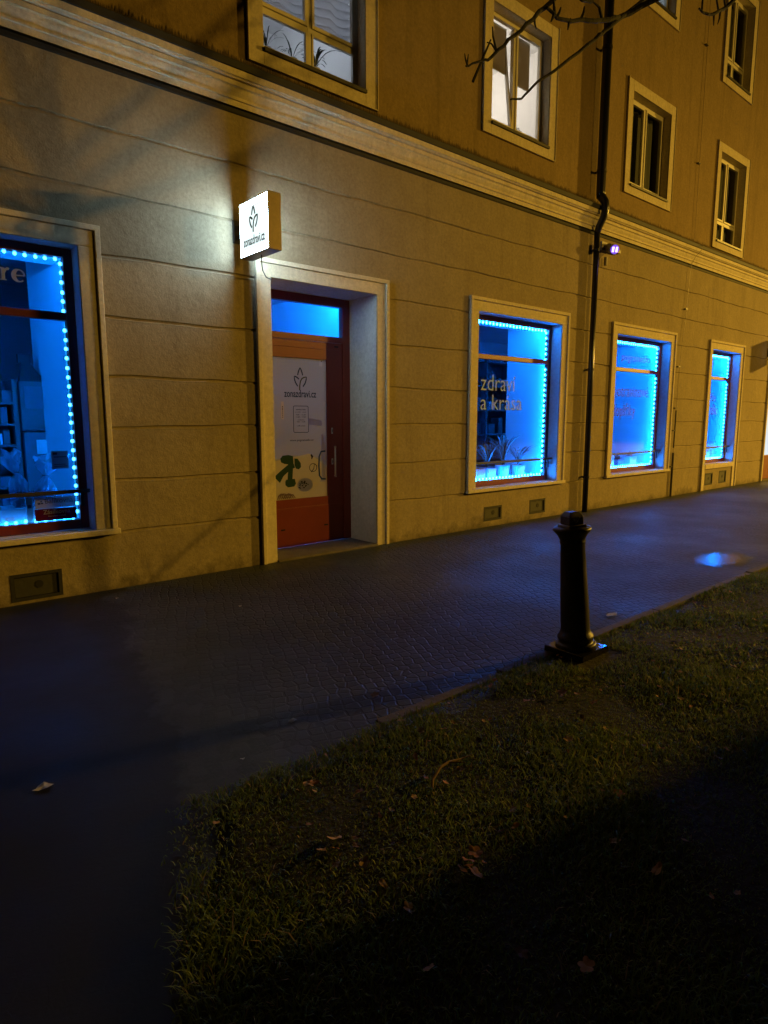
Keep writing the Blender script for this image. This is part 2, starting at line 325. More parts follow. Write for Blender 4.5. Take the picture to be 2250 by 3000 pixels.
# ------------------------------------------------------------------ ground
g=MB(); g.quad((-120,-120,-.03),(160,-120,-.03),(160,120,-.03),(-120,120,-.03)); struct(g.build('ground',M['ground']))
def gx(y): return .97-.40*(2.47-y)              # the lawn's left edge, along the side path
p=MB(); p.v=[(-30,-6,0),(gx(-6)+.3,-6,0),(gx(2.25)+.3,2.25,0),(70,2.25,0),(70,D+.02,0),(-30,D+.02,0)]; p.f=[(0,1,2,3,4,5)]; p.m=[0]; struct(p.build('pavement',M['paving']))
# lawn soil, slightly lumpy
p=MB(); nx,ny=150,60
ys=[2.43-((i/ny)**1.5)*(2.43+3.2) for i in range(ny+1)]
for j,y in enumerate(ys):
    for i in range(nx+1):
        u=i/nx; x=gx(y)+(u**2.2)*(42-gx(y)); nz=.04*math.sin(x*7+y*5)+.03*math.sin(x*17-y*11)
        de=min((x-gx(y))*.93, 2.43-y, 9 if x>1.3 else ((2.33+(x-.85)*.7)-y)*.8+.06)+nz
        e=max(0,min(1,de/.22)); p.v.append((x,y,-.020+e*(.038+.009*math.sin(x*2.1+y*3)+.006*math.sin(x*5.3-y*4.1))))
for j in range(ny):
    for i in range(nx):
        a=j*(nx+1)+i; p.f.append((a,a+1,a+nx+2,a+nx+1)); p.m.append(0)
struct(p.build('lawn_soil',M['soil'],smooth=True))
# kerb: concrete edging stones with small joints
p=MB(); x=1.06
while x<40:
    l=.99; a=random.uniform(-.005,.005); b=random.uniform(-.006,.006)-(.030 if x<1.5 else .012 if x<2.5 else 0)
    p.box(x,x+l,2.395+a,2.470+a,-.05,.027+b); x+=1.0
struct(p.build('kerb',M['kerb'],bevel=.008))
# puddle
p=MB(); n=26; cx,cy=7.58,2.92; pts=[]
for k in range(n):
    a=2*math.pi*k/n; r=1+.16*math.sin(3*a+1)+.1*math.sin(5*a); pts.append((cx+.62*r*math.cos(a),cy+.36*r*math.sin(a),.006))
p.v=pts; p.f=[tuple(range(n))]; p.m=[0]; struct(p.build('puddle',M['puddle']))

# ------------------------------------------------------------------ building
B=thing('apartment_building',(9,D+3,0),'two tone apartment building with beige shop floor and ochre storeys above','building')
SW=[dict(x0=-.21,x1=1.765),dict(x0=6.985,x1=8.975),dict(x0=10.66,x1=12.67),dict(x0=14.60,x1=16.10)]   # shop windows
for w in SW: w.update(z0=.585,z1=3.07)
DOOR=dict(x0=3.67,x1=5.129,z0=0.0,z1=3.066)
FAR=dict(x0=18.06,x1=19.5,z0=0.0,z1=3.066)
U=[dict(x0=3.655,x1=4.97,z0=5.28,z1=7.02,kind='low'),dict(x0=7.15,x1=8.44,z0=5.57,z1=7.03,kind='plain'),
   dict(x0=10.78,x1=12.13,z0=5.585,z1=7.04,kind='plain'),dict(x0=14.33,x1=15.60,z0=5.28,z1=6.98,kind='low'),
   dict(x0=10.78,x1=12.05,z0=8.62,z1=10.2,kind='plain'),dict(x0=14.28,x1=15.45,z0=8.40,z1=10.05,kind='low')]
def sheet(xa,xb,prof,opens,mb):
    """wall sheet with a (z,dy) profile and rectangular holes"""
    xs=sorted(set([xa,xb]+[o[k] for o in opens for k in ('x0','x1')])); xs=[x for x in xs if xa<=x<=xb]
    zs=sorted(set([q[0] for q in prof]+[o[k] for o in opens for k in ('z0','z1') if prof[0][0]<o[k]<prof[-1][0]]))
    pz=[q[0] for q in prof]; py=[q[1] for q in prof]
    gset={round(z,4) for z in pz if any(abs(z-q)<.02 for q in gz)} if mb.wavy else set()
    if mb.wavy: xs=sorted(set(xs+[round(q*.22-2,3) for q in range(110)]))
    wv=lambda x,z: z+(.006*math.sin(x*2.3+round(z,1)*17)+.004*math.sin(x*7.7+round(z,1)*5)+.002*math.sin(x*23+z)) if round(z,4) in gset else z
    wd_=lambda x,y,z: y*(.78+.22*math.sin(x*1.3+round(z,1)*9)*math.sin(x*4.1)) if y>0 else y
    # long spans are cut so that noise-driven edges stay lively
    for i in range(len(zs)-1):
        for j in range(len(xs)-1):
            zm=(zs[i]+zs[i+1])/2; xm=(xs[j]+xs[j+1])/2
            if any(o['x0']<xm<o['x1'] and o['z0']<zm<o['z1'] for o in opens): continue
            ya=float(np.interp(zs[i],pz,py)); yb=float(np.interp(zs[i+1],pz,py))
            a_,b_=xs[j],xs[j+1]; mb.quad((a_,D+wd_(a_,ya,zs[i]),wv(a_,zs[i])),(b_,D+wd_(b_,ya,zs[i]),wv(b_,zs[i])),(b_,D+wd_(b_,yb,zs[i+1]),wv(b_,zs[i+1])),(a_,D+wd_(a_,yb,zs[i+1]),wv(a_,zs[i+1])))
VENTS=[dict(x0=1.045,x1=1.455,z0=.028,z1=.268),dict(x0=7.20,x1=7.61,z0=.085,z1=.300),dict(x0=8.30,x1=8.715,z0=.085,z1=.315),
       dict(x0=14.68,x1=15.08,z0=.11,z1=.38),dict(x0=15.42,x1=15.82,z0=.11,z1=.40)]
gz=[.535,1.025,1.515,1.972,2.503,3.035,3.565,4.095]
prof=[(-.05,0)]
for z in gz: prof+=[(z-.018,0),(z-.006,.021),(z+.005,.021),(z+.014,0)]
prof+=[(4.62,0)]
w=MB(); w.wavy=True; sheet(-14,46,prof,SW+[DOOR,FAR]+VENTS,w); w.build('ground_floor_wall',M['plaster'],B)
w=MB(); sheet(-14,46,[(5.0,0),(8.0,0),(12.5,0)],U,w); w.build('upper_wall',M['ochre'],B)
# building ends, back and roof so the block is closed
w=MB(); w.box(-14,46,D+8,D+8.3,0,12.5); w.box(-14.3,-14,D,D+8.3,0,12.5); w.box(46,46.3,D,D+8.3,0,12.5); w.build('rear_wall',M['ochre'],B)
w=MB(); w.box(-14.6,46.6,D-.5,D+8.6,12.5,12.8); w.build('roof',M['darkmetal'],B)
# cornice: extruded profile (dy toward the street is negative)
cp=[(4.585,0),(4.585,-.004),(4.615,-.004),(4.615,-.040),(4.668,-.043),(4.670,-.058),(4.688,-.060),(4.690,-.052),(4.700,-.052),(4.715,-.060),(4.740,-.072),(4.765,-.078),(4.775,-.088),(4.777,-.098),(4.815,-.100),(4.816,-.092),(4.826,-.092),(4.828,-.118),(4.843,-.126),(4.846,-.140),(4.905,-.143),(4.905,0)]
def extr(mb,prof,xa,xb):
    n=len(prof); vs=[(xa,D+q[1],q[0]) for q in prof]+[(xb,D+q[1],q[0]) for q in prof]
    mb.add(vs,[(i,i+1,i+1+n,i+n) for i in range(n-1)])
w=MB(); x=-14
while x<46: extr(w,cp[3:],x,x+12 if x+12<46 else 46); x+=12
w.build('cornice',M['cornice'],B)
w=MB(); extr(w,[(4.562,-.001),(4.568,-.008),(4.613,-.010),(4.613,-.001)],-14,46); extr(w,[(4.566,-.001),(4.572,-.011),(4.612,-.013),(4.612,-.001)],-14,9.69); w.build('cornice_shadow_line',M['black'],B)  # black strip drawn in for the shadow line under the cornice
w=MB(); extr(w,[(4.907,-.02),(4.907,-.160),(4.965,-.164),(4.975,-.155),(5.05,-.002),(5.05,.0)],-14,46); w.build('cornice_flashing',M['blackflash'],B)
# ragged dirt just above the flashing, where rain splashes
w=MB(); x=-2.
while x<22:
    h=.035+.05*random.random()**2; b=random.uniform(.015,.05); w.add([(x,D-.003,5.02),(x+b,D-.003,5.02),(x+b*.55,D-.003,5.06+h)],[(0,1,2)]); x+=b*.7
w.build('splash_dirt',pbr('splash_dirt',(.10,.07,.03),(.07,.05,.025),scale=30,rough=1),B)

def surround(x0,x1,z0,z1,wd,bead,proud,sill,mat=M['cream'],legs=False):
    """moulded frame round an opening: flat band plus a raised outer bead"""
    s=MB(); a=D-proud; b2=D-proud-bead
    o0,o1,t=x0-wd,x1+wd,z1+wd; bw=.048
    # flat band
    s.box(x0-wd+bw,x0,a,D,z0,z1); s.box(x1,x1+wd-bw,a,D,z0,z1); s.box(x0-wd+bw,x1+wd-bw,a,D,z1,t-bw)
    # bead (mitred corners)
    for p0,p1 in (((o0,z0),(o0,t)),((o1,z0),(o1,t))):
        sg=1 if p0[0]==o0 else -1
        s.add([(p0[0],b2,z0),(p0[0]+sg*bw,b2,z0),(p0[0]+sg*bw,D,z0),(p0[0],D,z0),(p0[0],b2,t),(p0[0]+sg*bw,b2,t-bw),(p0[0]+sg*bw,D,t-bw),(p0[0],D,t)],
              [(0,1,2,3),(0,4,5,1),(1,5,6,2),(3,2,6,7),(0,3,7,4)])
    s.add([(o0,b2,t),(o1,b2,t),(o1-bw,b2,t-bw),(o0+bw,b2,t-bw),(o0,D,t),(o1,D,t),(o1-bw,D,t-bw),(o0+bw,D,t-bw)],
          [(0,3,2,1),(0,1,5,4),(3,7,6,2)])
    return s
def reveal(x0,x1,z0,z1,d,front=.02,floor=True):
    s=MB(); a=D-front+.002; b=D+d
    s.quad((x0,a,z0),(x0,b,z0),(x0,b,z1),(x0,a,z1)); s.quad((x1,a,z0),(x1,a,z1),(x1,b,z1),(x1,b,z0)); s.quad((x0,a,z1),(x0,b,z1),(x1,b,z1),(x1,a,z1))
    if floor: s.quad((x0,a,z0),(x1,a,z0),(x1,b,z0),(x0,b,z0))
    return s
def rframe(mb,x0,x1,z0,z1,l,r,b,t,y0,y1):
    mb.box(x0,x0+l,y0,y1,z0,z1); mb.box(x1-r,x1,y0,y1,z0,z1); mb.box(x0+l,x1-r,y0,y1,z0,z0+b); mb.box(x0+l,x1-r,y0,y1,z1-t,z1)

RD=.17       # depth of the shop-window reveal
GY=D+RD+.03  # glass plane
def shop_window(w,i,depth):
    x0,x1,z0,z1=w['x0'],w['x1'],w['z0'],w['z1']
    f=MB(); y0,y1=D+RD,D+RD+.07
    rframe(f,x0,x1,z0+.001,z1,.075,.075,.085,.075,y0,y1); f.box(x0+.075,x1-.075,y0+.004,y1-.004,2.455,2.525)
    fo=f.build('shop_window',M['redwood'],B,bevel=.005)
    g=MB(); g.quad((x0+.07,GY,z0+.07),(x1-.07,GY,z0+.07),(x1-.07,GY,2.46),(x0+.07,GY,2.46)); g.quad((x0+.07,GY,2.52),(x1-.07,GY,2.52),(x1-.07,GY,z1-.07),(x0+.07,GY,z1-.07)); g.build('pane',M['glass'],fo)
    s=surround(x0,x1,z0 if i<3 else 0.0,z1,.188,.022,.022,True); s.build('surround',M['cream'],fo,bevel=.006)
    s=MB()
    if i<3: s.box(x0-.195,x1+.21,D-.058,D-.0005,z0-.052,z0-.0015); s.box(x0+.001,x1-.001,D-.0005,D+RD-.001,z0-.03,z0-.0015)
    else: s.box(x0,x1,D-.03,D-.0005,z0-.11,z0-.0015); s.box(x0+.001,x1-.001,D-.0005,D+RD-.001,z0-.03,z0-.0015)
    s.build('sill',M['cream'],fo,bevel=.006)
    reveal(x0,x1,z0,z1,RD,.02,False).build('reveal',M['reveal'],fo)
    # guard rail across the lower glass, with brackets let into the reveal
    r=MB(); r.box(x0+.002,x1-.002,D+.075,D+.10,.925,.958)
    for bx in (x0+.03,x1-.09): r.box(bx,bx+.055,D+.10,D+RD,.925,.95); r.box(bx+.01,bx+.045,D+.103,D+.125,.80,.925)
    r.build('guard_rail',M['iron'],fo,bevel=.003)
    # display niche behind the glass
    n=MB(); yb=D+RD+.08+depth; ya=D+RD+.075
    n.box(x1-.01,x1+.07,ya,yb,.0,3.3); n.build('side_panel',M['white'],fo)
    n=MB(); n.box(x0-.09,x0-.0,ya,D+RD+.9,.0,3.3); n.build('side_panel',M['white'],fo)
    n=MB(); n.box(x0,x1-.01,ya,D+RD+.55,z0+.0,z0+.03); n.build('display_board',M['white'],fo)
    n=MB(); n.box(x0,x1-.01,ya,D+RD+.6,z1-.03,z1+.05); n.build('display_soffit',M['white'],fo)
    return fo
WIN=[shop_window(w,i,(1.55,.80,.95,1.2)[i]) for i,w in enumerate(SW)]

# shop hall behind everything
n=MB(); n.box(-6,22,D+4.2,D+4.3,0,3.4); n.box(-6,22,D+.6,D+4.3,-.05,-.01); n.box(-6,22,D+.03,D+4.3,3.4,3.45); n.box(-6.1,-6,D+.03,D+4.3,0,3.4); n.box(22,22.1,D+.03,D+4.3,0,3.4)
n.build('shop_hall',M['greywall'],B)
n=MB()
for a,b in ((-14,-.30),(1.85,3.6),(5.22,6.87),(9.06,10.55),(12.75,14.48),(16.19,18.0)): n.quad((a,D+.10,0),(b,D+.10,0),(b,D+.10,3.4),(a,D+.10,3.4))
for q in SW: n.quad((q['x0']-.12,D+.12,0),(q['x1']+.12,D+.12,0),(q['x1']+.12,D+.12,q['z0']-.06),(q['x0']-.12,D+.12,q['z0']-.06)); n.quad((q['x0']-.12,D+.12,q['z1']+.005),(q['x1']+.12,D+.12,q['z1']+.005),(q['x1']+.12,D+.12,3.4),(q['x0']-.12,D+.12,3.4))
n.build('inner_wall_lining',M['greywall'],B)

# LED strings round the shop windows
bm_=MB(); bm_.ell(0,0,0,.016,.010,.020,6); bead_src=bm_.build('led',M['bead'],smooth=True); bead_me=bead_src.data; bpy.data.objects.remove(bead_src)
bm_=MB(); bm_.ell(0,0,0,.015,.009,.017,6); bead_src=bm_.build('led',M['beadsoft'],smooth=True); bead_soft=bead_src.data; bpy.data.objects.remove(bead_src)
def led_string(w,i,label):
    x0,x1,z0,z1=w['x0']+.085,w['x1']-.085,w['z0']+.10,w['z1']-.09
    y=GY+.035
    t=thing('led_string',((x0+x1)/2,y,z0),label,'led lights','blue led strings round the shop windows')
    m=MB(); X0,X1,Z0,Z1=w['x0']+.03,w['x1']-.03,w['z0']+.045,w['z1']-.045; yt=GY+.0415; e=.010
    for q in ((X0,X1,Z1-e,Z1+e),(X0,X1,Z0-e,Z0+e),(X0-e,X0+e,Z0+e,Z1-e),(X1-e,X1+e,Z0+e,Z1-e)): m.box(q[0],q[1],yt,yt+.004,q[2],q[3])
    m.build('tape',M['tape' if i else 'tapefirst'],t)
    m=MB(); e=.0022
    for q in ((x0,x1,z1-e,z1+e),(x0,x1,z0-e,z0+e),(x1-e,x1+e,z0+e,2.44),(x1-e,x1+e,2.54,z1-e)): m.box(q[0],q[1],y-.004,y,q[2],q[3])
    m.build('wire',M['wire'],t)
    pts=[]; n=23; 
    for k in range(n): pts.append((x0+(k+.5)*(x1-x0)/n,z1))
    for k in range(n): pts.append((x0+(k+.5)*(x1-x0)/n,z0))
    k=0; z=z1-.03
    while z>z0:
        if not 2.44<z<2.54: pts.append((x1,z))
        z-=.082
    for px,pz in pts:
        if px<.85: continue
        o=bpy.data.objects.new('led',bead_me if i else bead_soft); C.objects.link(o); o.location=(px+random.uniform(-.003,.003),y-.012,pz+random.uniform(-.004,.004)); par(o,t)
    return t
led_string(SW[0],0,'blue led string round the large cropped shop window at left')
led_string(SW[1],1,'blue led string in the window lettered zdraví a krása')
led_string(SW[2],2,'blue led string in the window just right of the lower downpipe')
led_string(SW[3],3,'blue led string in the narrow far shop window above two vents')

# lettering and stickers on the shop glass
y=GY-.004
# "re": fat serif letters at the end of a longer word, the rest lies outside the picture
m=MB()
def serif_r(mb,x,z,h,y):
    mb.poly([(x,z),(x+.52*h,z),(x+.52*h,z+.05*h),(x+.40*h,z+.10*h),(x+.40*h,z+.95*h),(x+.05*h,z+1.0*h),(x+.02*h,z+.93*h),(x+.14*h,z+.86*h),(x+.14*h,z+.10*h),(x,z+.05*h)],y)
    mb.strip([(x+.36*h,z+.58*h),(x+.45*h,z+.82*h),(x+.58*h,z+.93*h),(x+.70*h,z+.86*h)],[.12*h,.16*h,.2*h,.26*h],y-.0003)
def serif_e(mb,x,z,h,y):
    c=(x+.44*h,z+.5*h); pts=[];ws=[]
    for k in range(25):
        a=R(8+ k*(305)/24); pts.append((c[0]+.36*h*math.cos(a),c[1]+.42*h*math.sin(a))); ws.append(h*(.09+.19*max(0,-math.cos(a))**1.0+ .05*abs(math.cos(a))))
    mb.strip(pts,ws,y); mb.strip([(x+.16*h,z+.50*h),(x+.84*h,z+.53*h)],.10*h,y-.0003)
serif_r(m,1.195,2.745,.105,y); serif_e(m,1.292,2.738,.115,y)
# the same word's earlier letters, beyond the left edge of the view
serif_e(m,1.07,2.745,.11,y)
m.build('lettering',M['vinyl'],WIN[0])
text('lettering','zdraví',7.30,2.005,.80,y,M['vinyl'],WIN[1],h=.235,off=-.006)
text('lettering','a krása',7.30,1.722,.98,y,M['vinyl'],WIN[1],h=.225,off=-.006)
text('lettering','potravinové',10.98,2.00,1.30,y,M['vinylthin'],WIN[2],h=.27,off=-.004)
text('lettering','doplňky',10.98,1.64,.82,y,M['vinylthin'],WIN[2],h=.31,off=-.004)
text('lettering','pogramedio',11.22,2.66,1.05,y,M['vinylthin'],WIN[2],h=.17,off=-.004)
text('lettering','péče',14.98,1.98,.42,y,M['vinylthin'],WIN[3],h=.24)
text('lettering','o tělo',14.98,1.68,.58,y,M['vinylthin'],WIN[3],h=.24)
# stickers low on the left-hand window
m=MB(); m.box(1.325,1.662,y-.002,y,.795,.893); st=m.build('pale_sticker',M['cyanpanel'],WIN[0])
text('sticker_text','Balíkovna',1.405,.838,.235,y-.003,M['stickergrey'],WIN[0],h=.045)
m=MB(); m.box(1.345,1.368,y-.004,y-.003,.832,.850); m.box(1.372,1.390,y-.004,y-.003,.835,.848); m.box(1.368,1.384,y-.004,y-.003,.853,.866); m.build('sticker_squares',M['stickergrey'],WIN[0])
m=MB(); m.box(1.318,1.662,y-.002,y,.683,.790); m.build('maroon_sticker',M['maroon'],WIN[0])
text('sticker_text','Zásilkovna',1.385,.742,.225,y-.003,M['stickerwhite'],WIN[0],h=.040,off=.01)
text('sticker_text','Doručení v místě',1.425,.716,.145,y-.003,M['stickerwhite'],WIN[0],h=.013,off=.01)
text('sticker_text','cz',1.085,.712,.075,y-.003,M['vinyl'],WIN[0],h=.032,off=.02)
m=MB(); m.box(1.485,1.625,y-.002,y,1.145,1.305); m.build('notice_sheet',M['cyanpanel'],WIN[0])
m=MB(); m.box(1.50,1.535,y-.004,y-.003,1.272,1.292); m.box(1.505,1.61,y-.004,y-.003,1.248,1.256); m.box(1.505,1.60,y-.004,y-.003,1.182,1.188); m.box(1.505,1.61,y-.004,y-.003,1.165,1.171); m.build('notice_print',M['stickergrey'],WIN[0])

# ------------------------------------------------------------------ entrance door
DY=D+.55
dr=MB(); x0,x1=DOOR['x0'],DOOR['x1']
rframe(dr,x0,x1,.025,3.066,.11,.11,.0005,.10,DY-.03,DY+.05); dr.box(x0+.11,x1-.11,DY-.03,DY+.05,2.53,2.60)
door=dr.build('entrance_door',M['doorred'],B,bevel=.005)
lf=MB(); la,lb=x0+.115,x1-.115
lf.box(la,3.955,DY-.012,DY+.035,.03,2.525); lf.box(4.778,lb,DY-.012,DY+.035,.03,2.525)
lf.box(3.955,4.778,DY-.012,DY+.035,2.315,2.525); lf.box(3.955,4.778,DY-.012,DY+.035,.03,.612)
lf.box(la+.03,lb-.03,DY-.020,DY-.0125,.045,.505)     # kick panel
lf.box(la+.03,lb-.03,DY-.018,DY-.0125,2.44,2.447)
lf.build('door_leaf',M['doorred'],door,bevel=.003)
m=MB(); m.quad((x0+.10,DY+.01,2.59),(x1-.10,DY+.01,2.59),(x1-.10,DY+.01,2.97),(x0+.10,DY+.01,2.97)); m.build('transom_pane',M['glass'],door)
m=MB(); m.box(3.955,4.778,DY+.004,DY+.008,.612,2.315); m.build('poster',M['poster'],door)
yp=DY+.003
a,b=MB(),MB(); logo(a,b,4.392,1.932,.275,yp); a.build('poster_emblem',M['posterink'],door); b.build('poster_emblem_stem',M['posterolive'],door)
text('poster_lettering','zonazdravi.cz',4.160,1.852,.462,yp,M['posterink'],door,h=.088,off=.012)
m=MB(); pts=[]
fx0,fx1,fz0,fz1=4.285,4.500,1.425,1.745; rr=.018
for (cx_,cz_,a0) in ((fx1-rr,fz1-rr,0),(fx0+rr,fz1-rr,90),(fx0+rr,fz0+rr,180),(fx1-rr,fz0+rr,270)):
    for k in range(4): an=R(a0+30*k); pts.append((cx_+rr*math.cos(an),cz_+rr*math.sin(an)))
pts.append(pts[0]); m.strip(pts,.007,yp); m.build('opening_hours_border',M['posterink'],door)
for tx,zz,ww,hh in (('otevírací doba',1.695,.14,.018),('pondělí – pátek',1.668,.16,.014),('9.00 – 12.30',1.632,.14,.014),('13.00 – 17.00',1.606,.14,.014),('sobota',1.572,.10,.013),('9.00 – 12.00',1.548,.12,.013),('neděle zavřeno',1.500,.12,.013),('tel. 000',1.470,.10,.012)):
    if tx.startswith('tel'): continue
    text('opening_hours_text',tx,4.392-ww/2,zz,ww,yp,M['posterink'],door,h=hh,off=.008)
text('poster_lettering','www.pogramedio.cz',4.228,1.320,.345,yp,M['posterink'],door,h=.032,off=.006)
# printed photo at the foot of the poster: green dumbbells, a bowl, towel, bottle
m=MB(); m.poly([(3.96,.613),(4.777,.613),(4.777,1.0),(4.5,1.16),(3.96,1.08)],yp+.0008,.0006); m.build('poster_picture',M['posterlight'],door)
m=MB()
m.strip([(4.033,.86),(4.10,.93),(4.20,1.00),(4.28,1.03)],[.11,.075,.07,.07],yp); m.strip([(4.23,1.06),(4.225,.95),(4.215,.84)],[.075,.068,.07],yp-.0004)
m.poly([(4.085,1.115),(4.12,1.15),(4.20,1.155),(4.265,1.14),(4.272,1.06),(4.235,1.035),(4.14,1.05),(4.095,1.07)],yp-.0007)
m.poly([(4.285,1.11),(4.33,1.105),(4.375,1.05),(4.378,1.00),(4.345,.972),(4.305,.985),(4.285,1.03)],yp-.0007)
m.poly([(4.148,.83),(4.16,.855),(4.285,.86),(4.30,.80),(4.275,.765),(4.185,.76),(4.15,.79)],yp-.0007)
m.build('poster_dumbbells',M['postergreen'],door)
m=MB(); n=24; m.poly([(4.435+.115*math.cos(2*math.pi*k/n),.775+.085*math.sin(2*math.pi*k/n)) for k in range(n)],yp); m.build('poster_bowl',M['posterlilac'],door)
m=MB()
for k in range(26):
    an=random.uniform(0,6.28); rr=random.uniform(0,1)**.6; px,pz=4.41+.075*rr*math.cos(an),.775+.055*rr*math.sin(an); q=random.uniform(.006,.014)
    m.poly([(px+q*math.cos(t),pz+q*.8*math.sin(t)) for t in (0,1.05,2.1,3.14,4.2,5.2)],yp-.0006-.00002*k)
m.build('poster_berries',M['posterdark'],door)
m=MB()
for k in range(7):
    xx=4.035+k*.028; m.strip([(xx,.62),(xx+.015,.66+.012*(k%3)),(xx+.05,.69-.004*k),(xx+.085,.62)],[.012,.02,.016,.008],yp-.0002*k)
m.build('poster_towel',M['posterpink'],door)
m=MB(); n=20; m.poly([(4.585+.10*math.cos(math.pi*k/n),.613+.075*math.sin(math.pi*k/n)) for k in range(n+1)],yp); m.build('poster_plate',M['posterlight'],door)
m=MB(); m.strip([(4.752,1.185),(4.685,1.18),(4.655,1.12),(4.648,1.0),(4.655,.88),(4.69,.835),(4.752,.83)],.022,yp); m.build('poster_mat',M['posterblue'],door)
m=MB(); n=20
m.strip([(4.56+.055*math.cos(2*math.pi*k/n),.985+.05*math.sin(2*math.pi*k/n)) for k in range(n+1)],.008,yp); m.strip([(4.53,.93),(4.57,.97),(4.58,1.03),(4.62,1.0)],.010,yp-.0004)
m.strip([(4.53,1.15),(4.55,1.12),(4.54,1.09)],[.02,.03,.008],yp); m.build('poster_herbs',M['posterdark'],door)
m=MB(); m.poly([(4.66,.80),(4.752,.80),(4.752,1.33),(4.715,1.40),(4.69,1.40),(4.69,.86)],yp+.0005,.0004); m.poly([(4.50,1.60),(4.70,1.57),(4.71,1.50),(4.50,1.52)],yp+.0005,.0004); m.build('poster_light_area',M['posterlilac'],door)
m=MB(); m.box(4.112,4.150,yp-.0015,yp,1.585,1.795); m.build('hanging_label',M['posterlight'],door)
m=MB(); m.poly([(4.124,1.735),(4.135,1.742),(4.140,1.73),(4.132,1.722)],yp-.0017); m.poly([(4.124,1.71),(4.135,1.716),(4.138,1.70),(4.128,1.698)],yp-.0017)
for k in range(4): m.box(4.127,4.136,yp-.003,yp-.0018,1.605+.024*k,1.617+.024*k)
m.build('label_print',M['posterdark'],door)
m=MB(); m.box(4.674,4.722,yp-.0015,yp,2.235,2.312); m.build('door_sticker',M['stickerwhite'],door)
m=MB(); m.poly([(4.700,2.298),(4.712,2.306),(4.716,2.294),(4.704,2.288)],yp-.0017); m.build('sticker_mark',M['posterdark'],door)
# handle, locks, hinges-like fixings
m=MB(); hx,hy=4.842,DY-.085
m.tube([(hx+.045,DY-.012,1.235),(hx+.02,hy+.02,1.24),(hx,hy,1.225),(hx,hy,1.19),(hx,hy,1.05),(hx,hy,.91),(hx,hy,.875),(hx+.02,hy+.02,.862),(hx+.045,DY-.012,.866)],.0105,10); m.build('handle',M['steel'],door,smooth=True)
for zc in (1.44,1.05):
    m=MB(); m.box(4.835,4.858,DY-.019,DY-.012,zc-.038,zc+.038,0); m.box(4.842,4.851,DY-.021,DY-.019,zc-.018,zc+.016,1); m.build('lock_plate',[M['steel'],M['black']],door,bevel=.002)
m=MB(); m.box(4.06,4.115,DY-.026,DY-.0205,.235,.252); m.box(4.70,4.758,DY-.026,DY-.0205,.235,.252); m.box(4.90,4.955,DY-.02,DY-.012,2.475,2.492); m.build('door_fixing',M['black'],door)
s=surround(x0,x1,0.0,DOOR['z1'],.185,.022,.022,False); s.build('door_surround',M['cream'],door,bevel=.006)
reveal(x0,x1,0,DOOR['z1'],.53,.02,False).build('reveal',M['reveal'],door)
m=MB(); m.box(x0+.002,x1-.002,D-.045,DY-.03,-.05,.024); m.build('threshold',M['kerb'],door,bevel=.006)
# vestibule behind the door
m=MB(); m.box(3.52,3.60,DY+.06,D+3.2,0,3.35); m.box(5.14,5.22,DY+.06,D+3.2,0,3.35); m.box(3.6,5.14,D+3.1,D+3.2,0,3.35); m.box(3.6,5.14,DY+.06,D+3.1,3.25,3.35); m.box(3.6,5.14,DY+.06,D+3.1,-.02,.0); m.build('vestibule',M['white'],door)
lt=thing('light_tube',(4.4,DY+.5,2.5),'blue light tube above the shop entrance inside','light tube')
m=MB(); m.tube([(3.68,DY+.13,3.20),(5.06,DY+.13,3.20)],.014,8); m.build('tube',M['tube'],lt)
m=MB(); m.box(3.64,3.68,DY+.11,DY+.15,3.17,3.245); m.box(5.06,5.10,DY+.11,DY+.15,3.17,3.245); m.build('socket',M['box1'],lt)
m=MB(); m.box(3.605,5.135,DY+.072,DY+.082,2.975,3.249); m.build('added_baffle',M['box1'],lt)  # unseen baffle added to keep direct tube light off the jambs

# far entrance at the right edge
fd=MB(); rframe(fd,FAR['x0'],FAR['x1'],.02,3.066,.05,.05,.62,.1,D+.10,D+.16); fdo=fd.build('entrance_door',M['redwood'],B,bevel=.005)
m=MB(); m.box(FAR['x0']+.05,FAR['x1']-.05,D+.15,D+.16,.64,2.96); m.build('lit_pane',M['shopwhite'],fdo)
surround(FAR['x0'],FAR['x1'],0,FAR['z1'],.13,.02,.02,False).build('door_surround',M['cream'],fdo,bevel=.005)
reveal(FAR['x0'],FAR['x1'],0,FAR['z1'],.10,.02,False).build('reveal',M['reveal'],fdo)
m=MB(); m.box(FAR['x0'],FAR['x1'],D-.04,D+.1,-.03,.02); m.build('threshold',M['kerb'],fdo)

